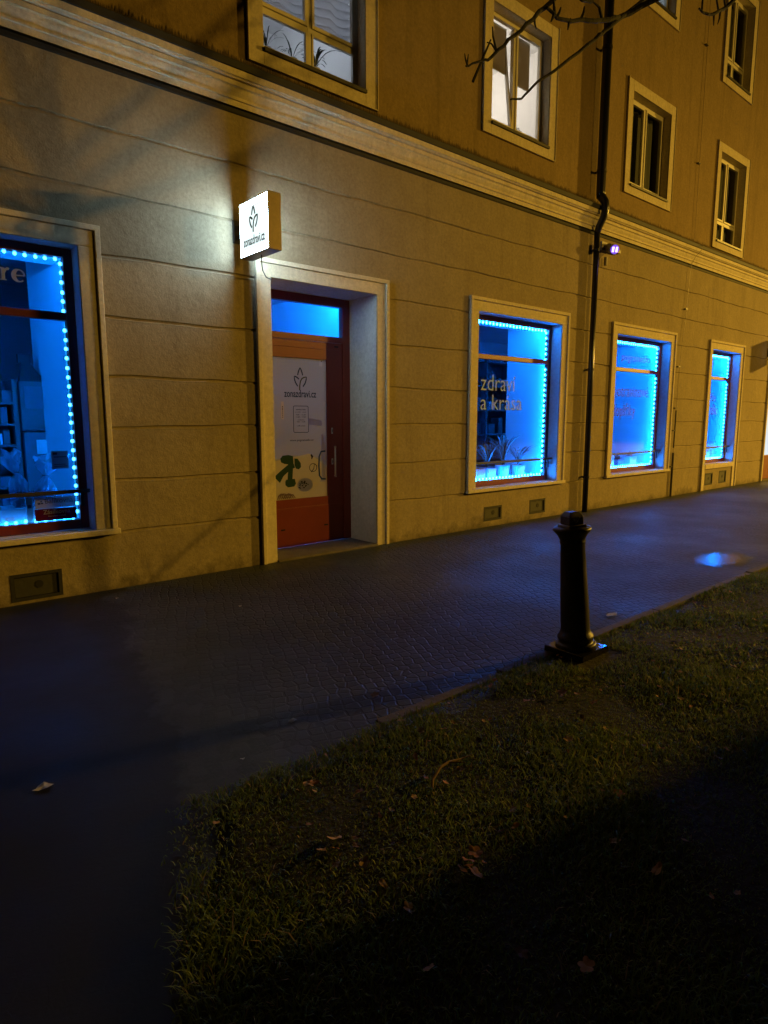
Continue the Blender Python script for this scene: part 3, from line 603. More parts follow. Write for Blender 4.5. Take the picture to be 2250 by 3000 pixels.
# vents
for k,v in enumerate(VENTS):
    m=MB(); d=.06
    m.quad((v['x0'],D,v['z0']),(v['x0'],D+d,v['z0']),(v['x0'],D+d,v['z1']),(v['x0'],D,v['z1'])); m.quad((v['x1'],D,v['z0']),(v['x1'],D,v['z1']),(v['x1'],D+d,v['z1']),(v['x1'],D+d,v['z0']))
    m.quad((v['x0'],D,v['z1']),(v['x0'],D+d,v['z1']),(v['x1'],D+d,v['z1']),(v['x1'],D,v['z1'])); m.quad((v['x0'],D,v['z0']),(v['x1'],D,v['z0']),(v['x1'],D+d,v['z0']),(v['x0'],D+d,v['z0']))
    m.quad((v['x0'],D+d,v['z0']),(v['x1'],D+d,v['z0']),(v['x1'],D+d,v['z1']),(v['x0'],D+d,v['z1']))
    rframe(m,v['x0'],v['x1'],v['z0'],v['z1'],.03,.03,.028,.028,D-.004,D+.02)
    vo=m.build('vent',M['blackflash'],B)
    m=MB(); cx_,cz_=(v['x0']+v['x1'])/2+.02,(v['z0']+v['z1'])/2+.01
    m.box(v['x0']+.034,v['x1']-.034,D+.012,D+.03,v['z0']+.032,v['z1']-.032,0); m.lathe([(.034,0),(.034,.003)],0,0,14,1)
    # the round hole in the flap: turn the disc to face the street
    nv=28; m.v[-nv:]=[(cx_+p_[0],D+.0115-p_[2],cz_+p_[1]) for p_ in m.v[-nv:]]
    m.build('flap',[M['ventflap'],M['black']],vo)

# ------------------------------------------------------------------ upper windows
def upper_window(w,i,lit=None):
    x0,x1,z0,z1=w['x0'],w['x1'],w['z0'],w['z1']; yd=.13; f=MB(); y0=D+yd; y1=y0+.06; xm=(x0+x1)/2
    rframe(f,x0,x1,z0+.03,z1,.045,.045,.045,.05,y0,y1)
    zb=None
    if w['kind']=='low': zb=z0+.44; f.box(x0+.05,x1-.05,y0+.003,y1-.003,zb-.022,zb+.022)
    f.box(xm-.026,xm+.026,y0+.001,y1-.001,z0+.08,z1-.06)
    fo=f.build('upper_window',M['whitewood'],B,bevel=.004)
    # sashes, each its own part
    for q,(a,b) in enumerate(((x0+.048,xm-.03),(xm+.03,x1-.048))):
        sb=MB(); zlo=(zb+.026) if zb else z0+.078
        rframe(sb,a,b,zlo,z1-.055,.032,.032,.036,.036,y0-.012,y0+.035)
        so=sb.build('sash',M['whitewood'],fo,bevel=.003)
        if i==1 and q==0:      # this sash is tilted inwards at the top
            M0=Matrix.Translation((0,y0+.02,zlo))@Matrix.Rotation(R(-7),4,'X')@Matrix.Translation((0,-y0-.02,-zlo))
            for v_ in so.data.vertices: v_.co=M0@v_.co
        g=MB(); g.quad((a+.03,y0+.012,zlo+.03),(b-.03,y0+.012,zlo+.03),(b-.03,y0+.012,z1-.10),(a+.03,y0+.012,z1-.10)); go=g.build('pane',M['glass'],so)
        if i==1 and q==0:
            for v_ in go.data.vertices: v_.co=M0@v_.co
        if zb:
            sb=MB(); rframe(sb,a,b,z0+.078,zb-.024,.022,.022,.022,.022,y0-.004,y0+.035); so2=sb.build('lower_light',M['whitewood'],fo,bevel=.003)
            g=MB(); g.quad((a+.02,y0+.014,z0+.1),(b-.02,y0+.014,z0+.1),(b-.02,y0+.014,zb-.05),(a+.02,y0+.014,zb-.05)); g.build('pane',M['glass'],so2)
    # flat surround with thin outer edge
    s=MB(); wd=.165; pr=.022
    s.box(x0-wd,x0,D-pr,D-.0005,z0-wd,z1+wd); s.box(x1,x1+wd,D-pr,D-.0005,z0-wd,z1+wd); s.box(x0,x1,D-pr,D-.0005,z1,z1+wd); s.box(x0,x1,D-pr,D-.0005,z0-wd,z0-.001)
    e=.014
    s.box(x0-wd-e,x0-wd,D-pr-.012,D-.0005,z0-wd-e,z1+wd+e); s.box(x1+wd,x1+wd+e,D-pr-.012,D-.0005,z0-wd-e,z1+wd+e); s.box(x0-wd,x1+wd,D-pr-.012,D-.0005,z0-wd-e,z0-wd)
    s.build('surround',M['cream'],fo,bevel=.004)
    reveal(x0,x1,z0,z1,yd,.02,False).build('reveal',M['cream'],fo)
    s=MB(); s.add([(x0,D-.05,z0-.012),(x1,D-.05,z0-.012),(x1,D+yd,z0+.035),(x0,D+yd,z0+.035),(x0,D-.05,z0-.045),(x1,D-.05,z0-.045),(x1,D-.021,z0-.045),(x0,D-.021,z0-.045)],[(0,1,2,3),(4,5,1,0),(4,7,6,5)]); s.build('sill',M['darkmetal'],fo)
    rm=MB(); a,b=x0-.8,x1+.8; ya,yb=y1+.02,D+3.2; za,zc=z0-.75,z1+.42
    rm.quad((a,yb,za),(b,yb,za),(b,yb,zc),(a,yb,zc)); rm.quad((a,ya,zc),(b,ya,zc),(b,yb,zc),(a,yb,zc)); rm.quad((a,ya,za),(b,ya,za),(b,yb,za),(a,yb,za)); rm.quad((a,ya,za),(a,yb,za),(a,yb,zc),(a,ya,zc)); rm.quad((b,ya,za),(b,yb,za),(b,yb,zc),(b,ya,zc))
    for q in ((a,x0,za,zc),(x1,b,za,zc),(x0,x1,za,z0+.03),(x0,x1,z1,zc)): rm.quad((q[0],ya,q[2]),(q[1],ya,q[2]),(q[1],ya,q[3]),(q[0],ya,q[3]))
    if not lit:
        cu=MB(); xs_=[x0+.05+q*(x1-x0-.1)/24 for q in range(25)]
        for q in range(24): cu.quad((xs_[q],y1+.10+.02*math.sin(q*1.9),z0+.03),(xs_[q+1],y1+.10+.02*math.sin((q+1)*1.9),z0+.03),(xs_[q+1],y1+.10+.02*math.sin((q+1)*1.9),z1-.04),(xs_[q],y1+.10+.02*math.sin(q*1.9),z1-.04))
        cu.build('curtain',M['curtain'],fo,smooth=True)
    rm.build('room_interior',M['white'] if lit else M['darkroom'],fo)  # unlit rooms get darker walls, their gloom put into the colour
    if lit:
        L=bpy.data.lights.new('room_light','POINT'); L.energy=lit[1]; L.color=lit[0]; L.shadow_soft_size=.15
        o=bpy.data.objects.new('room_light',L); C.objects.link(o); o.location=((x0+x1)/2+lit[2],D+1.7,z1-.1)
    return fo
UW=[upper_window(w,i,{0:((.78,.87,1.0),20,.1),1:((1.0,.88,.72),50,.1),4:((.75,.9,1.0),14,0)}.get(i)) for i,w in enumerate(U)]

# folded blind and lace valance in the first lit window, roller blinds in the second
bl=thing('folded_blind',(4.31,D+.30,5.9),'grey folded blind with looped lace edge in the lit upper left window','blind')
m=MB(); xa,xb=3.66,4.97; yb=D+.30; zz=5.84; prf=[]
for k in range(6): prf+=[(5.86+k*.085,yb-.012),(5.885+k*.085,yb-.055),(5.925+k*.085,yb-.03),(5.94+k*.085,yb-.004)]
n=len(prf); vs=[]; nx=15
for i in range(nx):
    x=xa+(xb-xa)*i/(nx-1); sag=.022*math.sin(i*1.9)
    vs+=[(x,q[1]+.006*math.sin(i*2.3+q[0]*9),q[0]+sag*(1 if q[0]<6.2 else .3)) for q in prf]
m.add(vs,[(i*n+j,i*n+j+1,(i+1)*n+j+1,(i+1)*n+j) for i in range(nx-1) for j in range(n-1)]); m.build('fabric',M['blind'],bl,smooth=True)
m=MB()
for k in range(13):
    x=xa+.04+k*(xb-xa-.08)/12; m.box(x-.008,x+.008,yb-.02,yb-.012,6.40,6.50)
m.box(xa,xb,yb-.022,yb-.010,6.495,6.52); m.box(xa,xb,yb-.022,yb-.010,6.385,6.402); m.build('lace_edge',M['blind'],bl)
m=MB()
for k in range(5):
    x=xa+.16+k*.26; m.ell(x,yb-.03,5.855,.05,.012,.03,7)
m.build('lace_scallop',M['lace'],bl,smooth=True)
for (xa,xb,zb_,lab) in ((7.21,7.74,6.42,'short grey roller blind on the left sash of the warm lit window'),(7.84,8.28,6.36,'long grey roller blind on the right sash of the warm lit window')):
    t=thing('roller_blind',((xa+xb)/2,D+.26,7.0),lab,'roller blind','roller blinds in the lit upper window')
    m=MB(); m.box(xa,xb,D+.245,D+.248,zb_,6.97); m.build('fabric',M['rollerblind'],t)
    m=MB(); m.tube([(xa,D+.26,6.985),(xb,D+.26,6.985)],.02,10); m.build('roller',M['box1'],t)
    m=MB(); m.box(xa,xb,D+.242,D+.251,zb_-.014,zb_); m.build('hem_bar',M['box1'],t)

def spiky_plant(name,x,y,z,h,n,spread,label,potmat=M['pot'],pw=.11,ph=.22,square=True,group=None,lean=0,lw=.022):
    t=thing(name,(x,y,z),label,'plant',group); m=MB()
    if square: m.add([(x-pw*.8,y-pw*.8,z),(x+pw*.8,y-pw*.8,z),(x+pw*.8,y+pw*.8,z),(x-pw*.8,y+pw*.8,z),(x-pw,y-pw,z+ph),(x+pw,y-pw,z+ph),(x+pw,y+pw,z+ph),(x-pw,y+pw,z+ph)],[(0,3,2,1),(4,5,6,7),(0,1,5,4),(1,2,6,5),(2,3,7,6),(3,0,4,7)])
    else: m.lathe([(pw*.7,z),(pw,z+ph),(pw*.88,z+ph),(pw*.85,z+ph-.02)],x,y,18)
    m.build('planter',potmat,t,bevel=.006 if square else 0)
    m=MB(); rnd=random.Random(hash(label)%1000 if False else int(x*100)+int(h*100))
    for k in range(n):
        a=rnd.uniform(0,6.28); L=h*rnd.uniform(.6,1.1); s_=spread*rnd.uniform(.35,1.1); pts=[]
        for q in range(7):
            u=q/6; rr=s_*L*(u**1.3); pts.append(Vector((x+rr*math.cos(a)+lean*u*u,y+rr*math.sin(a)*.6,z+ph-.02+L*(u*1.15-.55*u**2.4*(spread+.2)))))
        sd=Vector((-math.sin(a),math.cos(a)*.6,0)); vs=[]
        for q,p_ in enumerate(pts):
            wq=lw*math.sin(math.pi*(.12+.88*(1-q/6)))*.9+.001; vs+=[p_-sd*wq/2,p_+sd*wq/2]
        m.add(vs,[(2*q,2*q+1,2*q+3,2*q+2) for q in range(6)])
    m.build('leaves',M['plantleaf'],t); return t
GR='pot plants in the lettered shop window'
spiky_plant('potted_plant',7.72,GY+.20,.615,.58,34,.75,'spiky dark plant in pale square planter left in lettered window',group=GR,lean=-.12,lw=.035)
spiky_plant('potted_plant',8.12,GY+.22,.615,.72,42,.7,'tallest spiky dark plant in middle pot of the lettered window',pw=.12,ph=.24,square=False,group=GR,lw=.04)
spiky_plant('potted_plant',8.50,GY+.20,.615,.56,34,.95,'arching thin leaved plant at right end of the lettered window',pw=.12,ph=.23,square=False,group=GR,lean=.1,lw=.028)
m=MB(); m.box(7.30,7.52,GY+.06,GY+.26,.615,.86); m.box(7.31,7.51,GY+.055,GY+.06,.63,.845); o=m.build('carton',M['pot'],bevel=.004); tag(o,'pale square carton at lower left of the lettered window','carton')
spiky_plant('houseplant',3.88,D+.30,5.36,.36,20,.75,'thin leaved houseplant silhouette left behind upper window pane',pw=.06,ph=.10,square=False,group='houseplants on the upper sill',lw=.012)
spiky_plant('houseplant',4.20,D+.30,5.36,.34,16,1.0,'drooping grassy houseplant beside the upper window middle post',pw=.06,ph=.10,square=False,group='houseplants on the upper sill',lw=.012)
spiky_plant('houseplant',4.50,D+.30,5.36,.38,18,.9,'broad leaved houseplant right behind the upper window pane',pw=.06,ph=.10,square=False,group='houseplants on the upper sill',lw=.02)
t=thing('round_plant',(8.10,D+.33,5.62),'small round dark plant on the sill of the warm lit window','plant'); m=MB(); rn=random.Random(3)
for k in range(160):
    a,b=rn.uniform(0,6.28),math.acos(rn.uniform(-1,1)); r=.085*rn.uniform(.6,1.08); c_=Vector((8.10+r*math.sin(b)*math.cos(a),D+.33+r*math.sin(b)*math.sin(a),5.76+r*math.cos(b)*.9)); q=.018
    u=Vector((rn.uniform(-1,1),rn.uniform(-1,1),rn.uniform(-1,1))).normalized(); w_=u.orthogonal().normalized(); m.add([c_-u*q,c_+w_*q*.6,c_+u*q,c_-w_*q*.6],[(0,1,2,3)])
m.build('foliage',M['plantleaf'],t); m=MB(); m.lathe([(.045,5.60),(.06,5.69)],8.10,D+.33,14); m.build('planter',M['pot'],t)

# ------------------------------------------------------------------ things in the left shop window
def giftbag(x,y,z,h,label,tilt,seed):
    t=thing('gift_bag',(x,y,z),label,'gift bag','cellophane gift bags in the left window'); rn=random.Random(seed); m=MB(); n=26
    prof=[(.07,0),(.08,.03),(.082,.07),(.085,.11),(.08,.16),(.07,.22),(.05,.26),(.03,.29),(.016,.315)]; vs=[]
    for r,zz in prof:
        for k in range(n): a=2*math.pi*k/n; q=r*(1+rn.uniform(-.22,.22)); vs.append((x+q*math.cos(a)*1.0+tilt*zz*.2,y+q*math.sin(a)*.8,z+zz*h/.5))
    m.add(vs,[(i*n+k,i*n+(k+1)%n,(i+1)*n+(k+1)%n,(i+1)*n+k) for i in range(len(prof)-1) for k in range(n)]); m.build('bag',M['cello'],t)
    m=MB(); vs=[]; pr2=[(.016,.315),(.04,.35),(.07,.39),(.09,.43),(.12,.47),(.135,.51)]
    for r,zz in pr2:
        for k in range(n): a=2*math.pi*k/n; q=r*(1+rn.uniform(-.3,.3)); vs.append((x+q*math.cos(a)+tilt*(.06+(zz-.3)*1.0),y+q*math.sin(a)*.5,z+(zz+rn.uniform(-.03,.03))*h/.5))
    m.add(vs,[(i*n+k,i*n+(k+1)%n,(i+1)*n+(k+1)%n,(i+1)*n+k) for i in range(5) for k in range(n)]); m.build('ruffled_top',M['cello'],t)
    m=MB(); m.tube([(x+tilt*.06+.02*math.cos(a),y+.02*math.sin(a),z+.318*h/.5) for a in [k*6.283/10 for k in range(11)]],.006,6); m.build('tie',M['box2'],t)
    m=MB(); m.box(x-.045,x+.0,y-.03,y+.03,z+.01,z+.17); m.box(x+.005,x+.045,y-.03,y+.03,z+.01,z+.13); m.build('contents',M['box2'],t)
giftbag(1.27,GY+.20,.80,.50,'cellophane gift bag leaning left, the left of two in the blue window',-.5,4)
giftbag(1.45,GY+.17,.80,.44,'cellophane gift bag with tied top, the right of two in the blue window',.25,9)
m=MB(); m.box(1.0,1.55,GY+.06,GY+.38,.60,.80); o=m.build('display_plinth',M['white'],bevel=.006); tag(o,'white display plinth under the gift bags','plinth')
m=MB(); a_=1.58; m.add([(a_-.055,GY+.10,.80),(a_+.075,GY+.10,.80),(a_+.075,GY+.2,.80),(a_-.055,GY+.2,.80),(a_,GY+.10,.895),(a_,GY+.2,.895)],[(0,1,4),(1,2,5,4),(2,3,5),(3,0,4,5),(0,3,2,1)]); o=m.build('price_stand',M['white']); tag(o,'small white wedge shaped price stand beside the gift bags','price stand')
m=MB(); m.box(1.53,1.66,GY+.09,GY+.24,.612,.80); o=m.build('product_carton',M['white'],bevel=.004); tag(o,'white carton under the wedge shaped price stand','carton')
t=thing('product_box',(1.30,GY+.05,.61),'tall narrow white product box standing by the maroon sticker','box')
m=MB(); m.box(1.262,1.316,GY+.045,GY+.058,.615,.90); m.build('carton',M['box1'],t,bevel=.002); m=MB(); m.box(1.275,1.303,GY+.042,GY+.0445,.80,.83); m.build('print',M['stickergrey'],t)
# dark shelf unit deeper inside, with small goods
t=thing('shelf_unit',(1.25,D+1.6,0),'dark shelf unit stacked with cartons inside the left window','shelf unit')
ys_=D+1.55; m=MB(); m.box(.75,.79,ys_,ys_+.4,0,2.0); m.box(1.48,1.52,ys_,ys_+.4,0,2.0); m.box(.79,1.48,ys_+.37,ys_+.4,0,2.0); m.build('frame',M['shelf'],t)
for k in range(8): m=MB(); m.box(.79,1.48,ys_+.0,ys_+.37,.2+k*.22,.222+k*.22); m.build('shelf_board',M['shelf'],t)
rn=random.Random(5)
for k in range(2,8):
    x=.82
    while x<1.4:
        ww=rn.uniform(.06,.12); hh=rn.uniform(.09,.17); mm=rn.choice(['box2','box2','shelf','box1','box3']); m=MB(); m.box(x,x+ww,ys_+.05,ys_+.2,.2235+k*.22,.2235+k*.22+hh); o=m.build('goods_box',M[mm],bevel=.002)
        tag(o,'small carton standing on the dark shelf unit','carton','cartons on the shelf unit'); x+=ww+.012
t=thing('display_stand',(1.66,D+1.5,0),'dark display stand with pointed top and pale notice inside left window','display stand')
m=MB(); m.box(1.55,1.95,D+1.50,D+1.62,.0,1.45); m.build('cabinet',M['box2'],t,bevel=.004)
m=MB(); m.box(1.54,1.86,D+1.50,D+1.58,1.47,1.98); m.build('panel',M['shelf'],t)
m=MB(); m.box(1.58,1.78,D+1.485,D+1.499,1.70,1.93); m.build('screen_print',M['box2'],t)
m=MB(); m.add([(1.55,D+1.5,1.98),(1.80,D+1.5,1.98),(1.80,D+1.6,1.98),(1.55,D+1.6,1.98),(1.58,D+1.52,2.17),(1.66,D+1.52,2.17),(1.66,D+1.58,2.17),(1.58,D+1.58,2.17)],[(0,1,5,4),(1,2,6,5),(2,3,7,6),(3,0,4,7),(4,5,6,7)]); m.box(1.55,1.67,D+1.52,D+1.58,2.17,2.26); m.build('pointed_top',M['black'],t)
m=MB(); m.box(1.66,1.83,D+1.485,D+1.499,1.22,1.37); m.build('notice',M['box1'],t)
t=thing('tall_shelf',(9.7,D+2.1,0),'tall dark shelf unit deep inside the lettered shop window','shelf unit')
m=MB(); m.box(8.75,8.80,D+2.0,D+2.4,0,2.72); m.box(9.55,9.60,D+2.0,D+2.4,0,2.72); m.box(10.45,10.5,D+2.0,D+2.4,0,2.72); m.box(8.80,10.45,D+2.36,D+2.4,0,2.72); m.build('frame',M['box2'],t)
for k in range(6): m=MB(); m.box(8.80,10.45,D+2.02,D+2.36,.35+k*.46,.38+k*.46); m.build('shelf_board',M['box2'],t)
rn=random.Random(8)
for k in range(6):
    x=8.85
    while x<10.3:
        ww=rn.uniform(.08,.22); hh=rn.uniform(.12,.34); m=MB(); m.box(x,x+ww,D+2.06,D+2.25,.3815+k*.46,.3815+k*.46+hh if k<5 else .3815+k*.46+.03); o=m.build('goods_box',M[rn.choice(['box2','box2','box1','shelf'])],bevel=.003)
        tag(o,'carton standing on the tall dark shelf unit','carton','cartons on the tall shelf'); x+=ww+rn.uniform(.02,.12)
# small goods along the sills of the two farther windows
for (x,ww,hh,mm,lab) in ((11.05,.30,.28,'box1','wide pale box at lower left behind the third blue window'),(11.50,.22,.20,'box2','low dark box low in the third blue window'),(11.95,.26,.24,'box1','pale box right of the low dark box in third window'),
                       (15.15,.16,.20,'box2','dark small figure stand low in the narrow far window'),(15.42,.20,.28,'box1','pale bottle shaped box low in the narrow far window')):
    m=MB(); m.box(x,x+ww,GY+.12,GY+.28,.616,.616+hh); m.lathe([(.05,.616+hh),(.05,.66+hh),(.02,.68+hh),(.02,.72+hh)],x+ww/2,GY+.2,10); o=m.build('window_goods',M[mm],bevel=.004); tag(o,lab,'box')

# ------------------------------------------------------------------ illuminated sign
SX0,SX1=3.275,3.415; SY0,SY1=D-.66,D-.105; SZ0,SZ1=3.17,3.685
t=thing('illuminated_sign',(3.35,D-.4,3.17),'lit white projecting box sign with leaf emblem above the shop door','sign')
m=MB(); e=.012
m.box(SX0,SX1,SY0,SY0+e,SZ0,SZ1); m.box(SX0,SX1,SY1-e,SY1,SZ0,SZ1); m.box(SX0,SX1,SY0+e,SY1-e,SZ0,SZ0+e); m.box(SX0,SX1,SY0+e,SY1-e,SZ1-e,SZ1); m.build('casing',M['casing'],t,bevel=.003)
for xx in (SX0+.006,SX1-.006):
    m=MB(); q=.045; m.box(xx-.003,xx+.003,SY0+e+q,SY1-e-q,SZ0+e+q,SZ1-e-q,0)
    for b_ in ((SY0+e,SY0+e+q,SZ0+e,SZ1-e),(SY1-e-q,SY1-e,SZ0+e,SZ1-e),(SY0+e+q,SY1-e-q,SZ0+e,SZ0+e+q),(SY0+e+q,SY1-e-q,SZ1-e-q,SZ1-e)): m.box(xx-.003,xx+.003,*b_,1)
    m.build('lit_face',[M['signface'],M['signedge']],t)
m=MB(); m2=MB(); cy_=(SY0+SY1)/2; logo(m,m2,0,3.375,.24,0,.085)
for mb_,nm,mt in ((m,'emblem',M['signink']),(m2,'emblem_stem',M['signink2'])):
    mb_.v=[(SX0+.0018+p_[1],cy_-p_[0],p_[2]) for p_ in mb_.v]; mb_.build(nm,mt,t)
text('sign_lettering','zonazdravi.cz',SY1-.075,3.268,.405,SX0+.0024,M['signink'],t,h=.085,off=.018,face='-X')
m=MB(); m.box(SX0-.02,SX1+.02,D-.012,D-.0005,3.34,3.56); m.build('wall_plate',M['darkmetal'],t)
for zz in (3.40,3.495):
    m=MB(); m.tube([(3.345,D-.012,zz),(3.345,SY1,zz)],.021,10); m.build('mounting_tube',M['steel'],t,smooth=True)
m=MB(); m.tube([(3.345,D-.40,3.17),(3.38,D-.34,3.12),(3.46,D-.22,3.07),(3.58,D-.08,3.045),(3.66,D-.032,3.045),(3.68,D-.02,3.045)],.006,6); m.build('cable',M['blackpipe'],t,smooth=True)

# dark wall lantern near the far entrance
t=thing('wall_lantern',(17.8,D-.2,2.95),'dark boxy wall lantern at the right edge beside far door','lantern')
m=MB(); m.box(17.72,17.86,D-.55,D-.06,2.92,3.5); m.build('housing',M['iron'],t,bevel=.004); m=MB(); m.box(17.76,17.82,D-.06,D-.0005,3.1,3.3); m.build('bracket',M['iron'],t)
m=MB(); m.box(17.712,17.7195,D-.40,D-.10,2.98,3.4); m.build('dim_panel',emit('dim_panel',(.85,.9,1.0),.30),t)

# ------------------------------------------------------------------ downpipe, conductor, camera
m=MB(); px=9.74
m.tube([(px,D-.12,12.4),(px,D-.12,5.18),(px,D-.13,5.10)],.072,14); 
dp=m.build('downpipe',M['blackpipe'],B,smooth=True)
m=MB(); m.tube([(px,D-.13,5.12),(px,D-.205,5.02),(px,D-.225,4.92),(px,D-.20,4.80),(px,D-.12,4.66),(px,D-.09,4.58)],[.072,.062,.060,.060,.056,.052],12); m.build('offset_bend',M['blackpipe'],dp,smooth=True)
m=MB(); m.tube([(px,D-.09,4.60),(px,D-.09,.0)],.047,14); m.build('lower_pipe',M['blackpipe'],dp,smooth=True)
for zz in (4.3,2.4,.6): m=MB(); m.tube([(px,D-.09,zz-.02),(px,D-.09,zz+.02)],.056,14); m.box(px-.012,px+.012,D-.05,D,zz-.015,zz+.015); m.build('pipe_clamp',M['blackpipe'],dp)
for zz in (5.5,7.3): m=MB(); m.tube([(px,D-.12,zz-.02),(px,D-.12,zz+.02)],.080,14); m.box(px-.012,px+.012,D-.06,D,zz-.015,zz+.015); m.build('pipe_clamp',M['blackpipe'],dp)
t=thing('lightning_conductor',(13.0,D-.03,0),'thin metal lightning conductor strip running down right of third window','conductor')
m=MB(); m.tube([(13.33,D-.03,11.5),(13.33,D-.03,5.06),(13.33,D-.21,4.93),(13.31,D-.19,4.86),(13.28,D-.10,4.75),(13.25,D-.035,4.6),(13.18,D-.03,3.6),(13.10,D-.03,3.1),(13.04,D-.03,2.4),(13.01,D-.03,.55)],.0035,6); m.build('wire',M['casing'],t)
m=MB(); m.tube([(13.01,D-.035,.9),(13.01,D-.035,0)],.022,8); m.tube([(13.02,D-.035,1.75),(13.01,D-.035,1.0)],.014,8); m.build('guard_tube',M['darkmetal'],t)
for xx,zz in ((13.2,3.75),(13.05,2.62),(13.03,1.8),(13.02,1.35),(13.01,.62),(13.33,6.5),(13.33,8.6)): m=MB(); m.box(xx-.07,xx+.02,D-.045,D-.0005,zz-.009,zz+.009); m.build('holder',M['darkmetal'],t)
t=thing('security_camera',(10.15,D-.2,4.35),'grey security camera with two violet glowing lights under the cornice','camera')
m=MB(); m.box(10.0,10.16,D-.03,D-.0005,4.36,4.50); m.tube([(10.08,D-.03,4.43),(10.08,D-.14,4.40)],.025,10); m.build('wall_mount',M['camgrey'],t)
m=MB(); m.tube([(10.18,D-.05,4.42),(10.11,D-.12,4.385),(10.02,D-.25,4.33)],.07,14); m.build('body',M['camgrey'],t,smooth=False)
hd=Vector((-.09,-.13,-.055)).normalized(); c0=Vector((10.02,D-.25,4.33))+hd*.006; sd=hd.cross(Vector((0,0,1))).normalized(); upv=sd.cross(hd).normalized()
m=MB(); m.tube([c0-hd*.004,c0+hd*.004],.072,14); m.build('lens_plate',M['violetdim'],t)
for q in (-1,1):
    cc=c0+hd*.008+sd*q*.030; m=MB(); m.tube([cc-upv*.04,cc+upv*.04],.017,8); m.build('camera_light',M['violet'],t)
m=MB(); m.box(10.22,10.48,D-.10,D-.03,4.36,4.42); m.box(10.30,10.36,D-.03,D-.0005,4.37,4.41); m.build('cable_box',M['camgrey'],t,bevel=.004)
m=MB(); m.tube([(10.08,D-.06,4.25),(10.08,D-.06,4.12)],.028,10); m.build('junction_stub',M['camgrey'],t)

# ------------------------------------------------------------------ bollard
bx,by=3.726,2.326
t=thing('bollard',(bx,by,0),'black leaning cast iron bollard with flared top at the lawn kerb','bollard')
m=MB(); m.box(bx-.15,bx+.165,by-.15,by+.15,-.02,.064); m.build('base_plate',pbr('wet_iron_plate',(.012,.012,.012),(.02,.018,.015),scale=14,rough=.08,bump=.0003,bscale=30,spec=1.0),t,bevel=.006)
m=MB(); m.lathe([(0.1339, 0.064),(0.1339, 0.088),(0.1268, 0.094),(0.1143, 0.095),(0.1125, 0.11),(0.1206, 0.125),(0.1161, 0.145),(0.1, 0.165),(0.0964, 0.19),(0.0929, 0.35),(0.0857, 0.6),(0.0786, 0.775),(0.084, 0.782),(0.084, 0.792),(0.0822, 0.8),(0.0875, 0.815),(0.1, 0.84),(0.1197, 0.862),(0.1242, 0.868),(0.1242, 0.878),(0.1179, 0.886),(0.0714, 0.892)],bx,by,48); m.build('column',M['iron'],t,smooth=True)
m=MB(); 
def rbox(mb,cx_,cy_,z0,z1,h0,h1,rot,mi=0):
    c_,s_=math.cos(rot),math.sin(rot); f_=lambda a,b:(cx_+a*c_-b*s_,cy_+a*s_+b*c_)
    vs=[(*f_(a*h0,b*h0),z0) for a,b in ((-1,-1),(1,-1),(1,1),(-1,1))]+[(*f_(a*h1,b*h1),z1) for a,b in ((-1,-1),(1,-1),(1,1),(-1,1))]
    mb.add(vs,[(0,3,2,1),(4,5,6,7),(0,1,5,4),(1,2,6,5),(2,3,7,6),(3,0,4,7)],mi)
rot=R(-22)
rbox(m,bx,by,.886,.906,.068,.068,rot); m.build('cap_plinth',pbr('cap_plinth',(.55,.50,.40),(.42,.38,.30),scale=30,rough=.6),t,bevel=.004)
m=MB(); rbox(m,bx,by,.906,.962,.054,.053,rot); rbox(m,bx,by,.962,.990,.053,.034,rot); m.build('cap_block',M['iron'],t,bevel=.004)
# pale check mark scratched on the cap's face toward the lawn
c_,s_=math.cos(rot),math.sin(rot); F=lambda a,zz,pr:(bx+a*c_-(-pr)*s_,by+a*s_+(-pr)*c_,zz)
m=MB(); m.tube([F(-.022,.944,.0555),F(-.006,.920,.0555),F(.026,.956,.0555)],.0022,5); m.build('check_mark',M['chalk'],t)
# the post stands a few degrees out of plumb
lean=Matrix.Translation((bx,by,.064))@Matrix.Rotation(R(4.2),4,Vector((0,0,1)).cross(Vector((-.758,.652,0))))@Matrix.Translation((-bx,-by,-.064))
for ch in t.children:
    if not ch.name.startswith('base_plate'): ch.data.transform(lean)

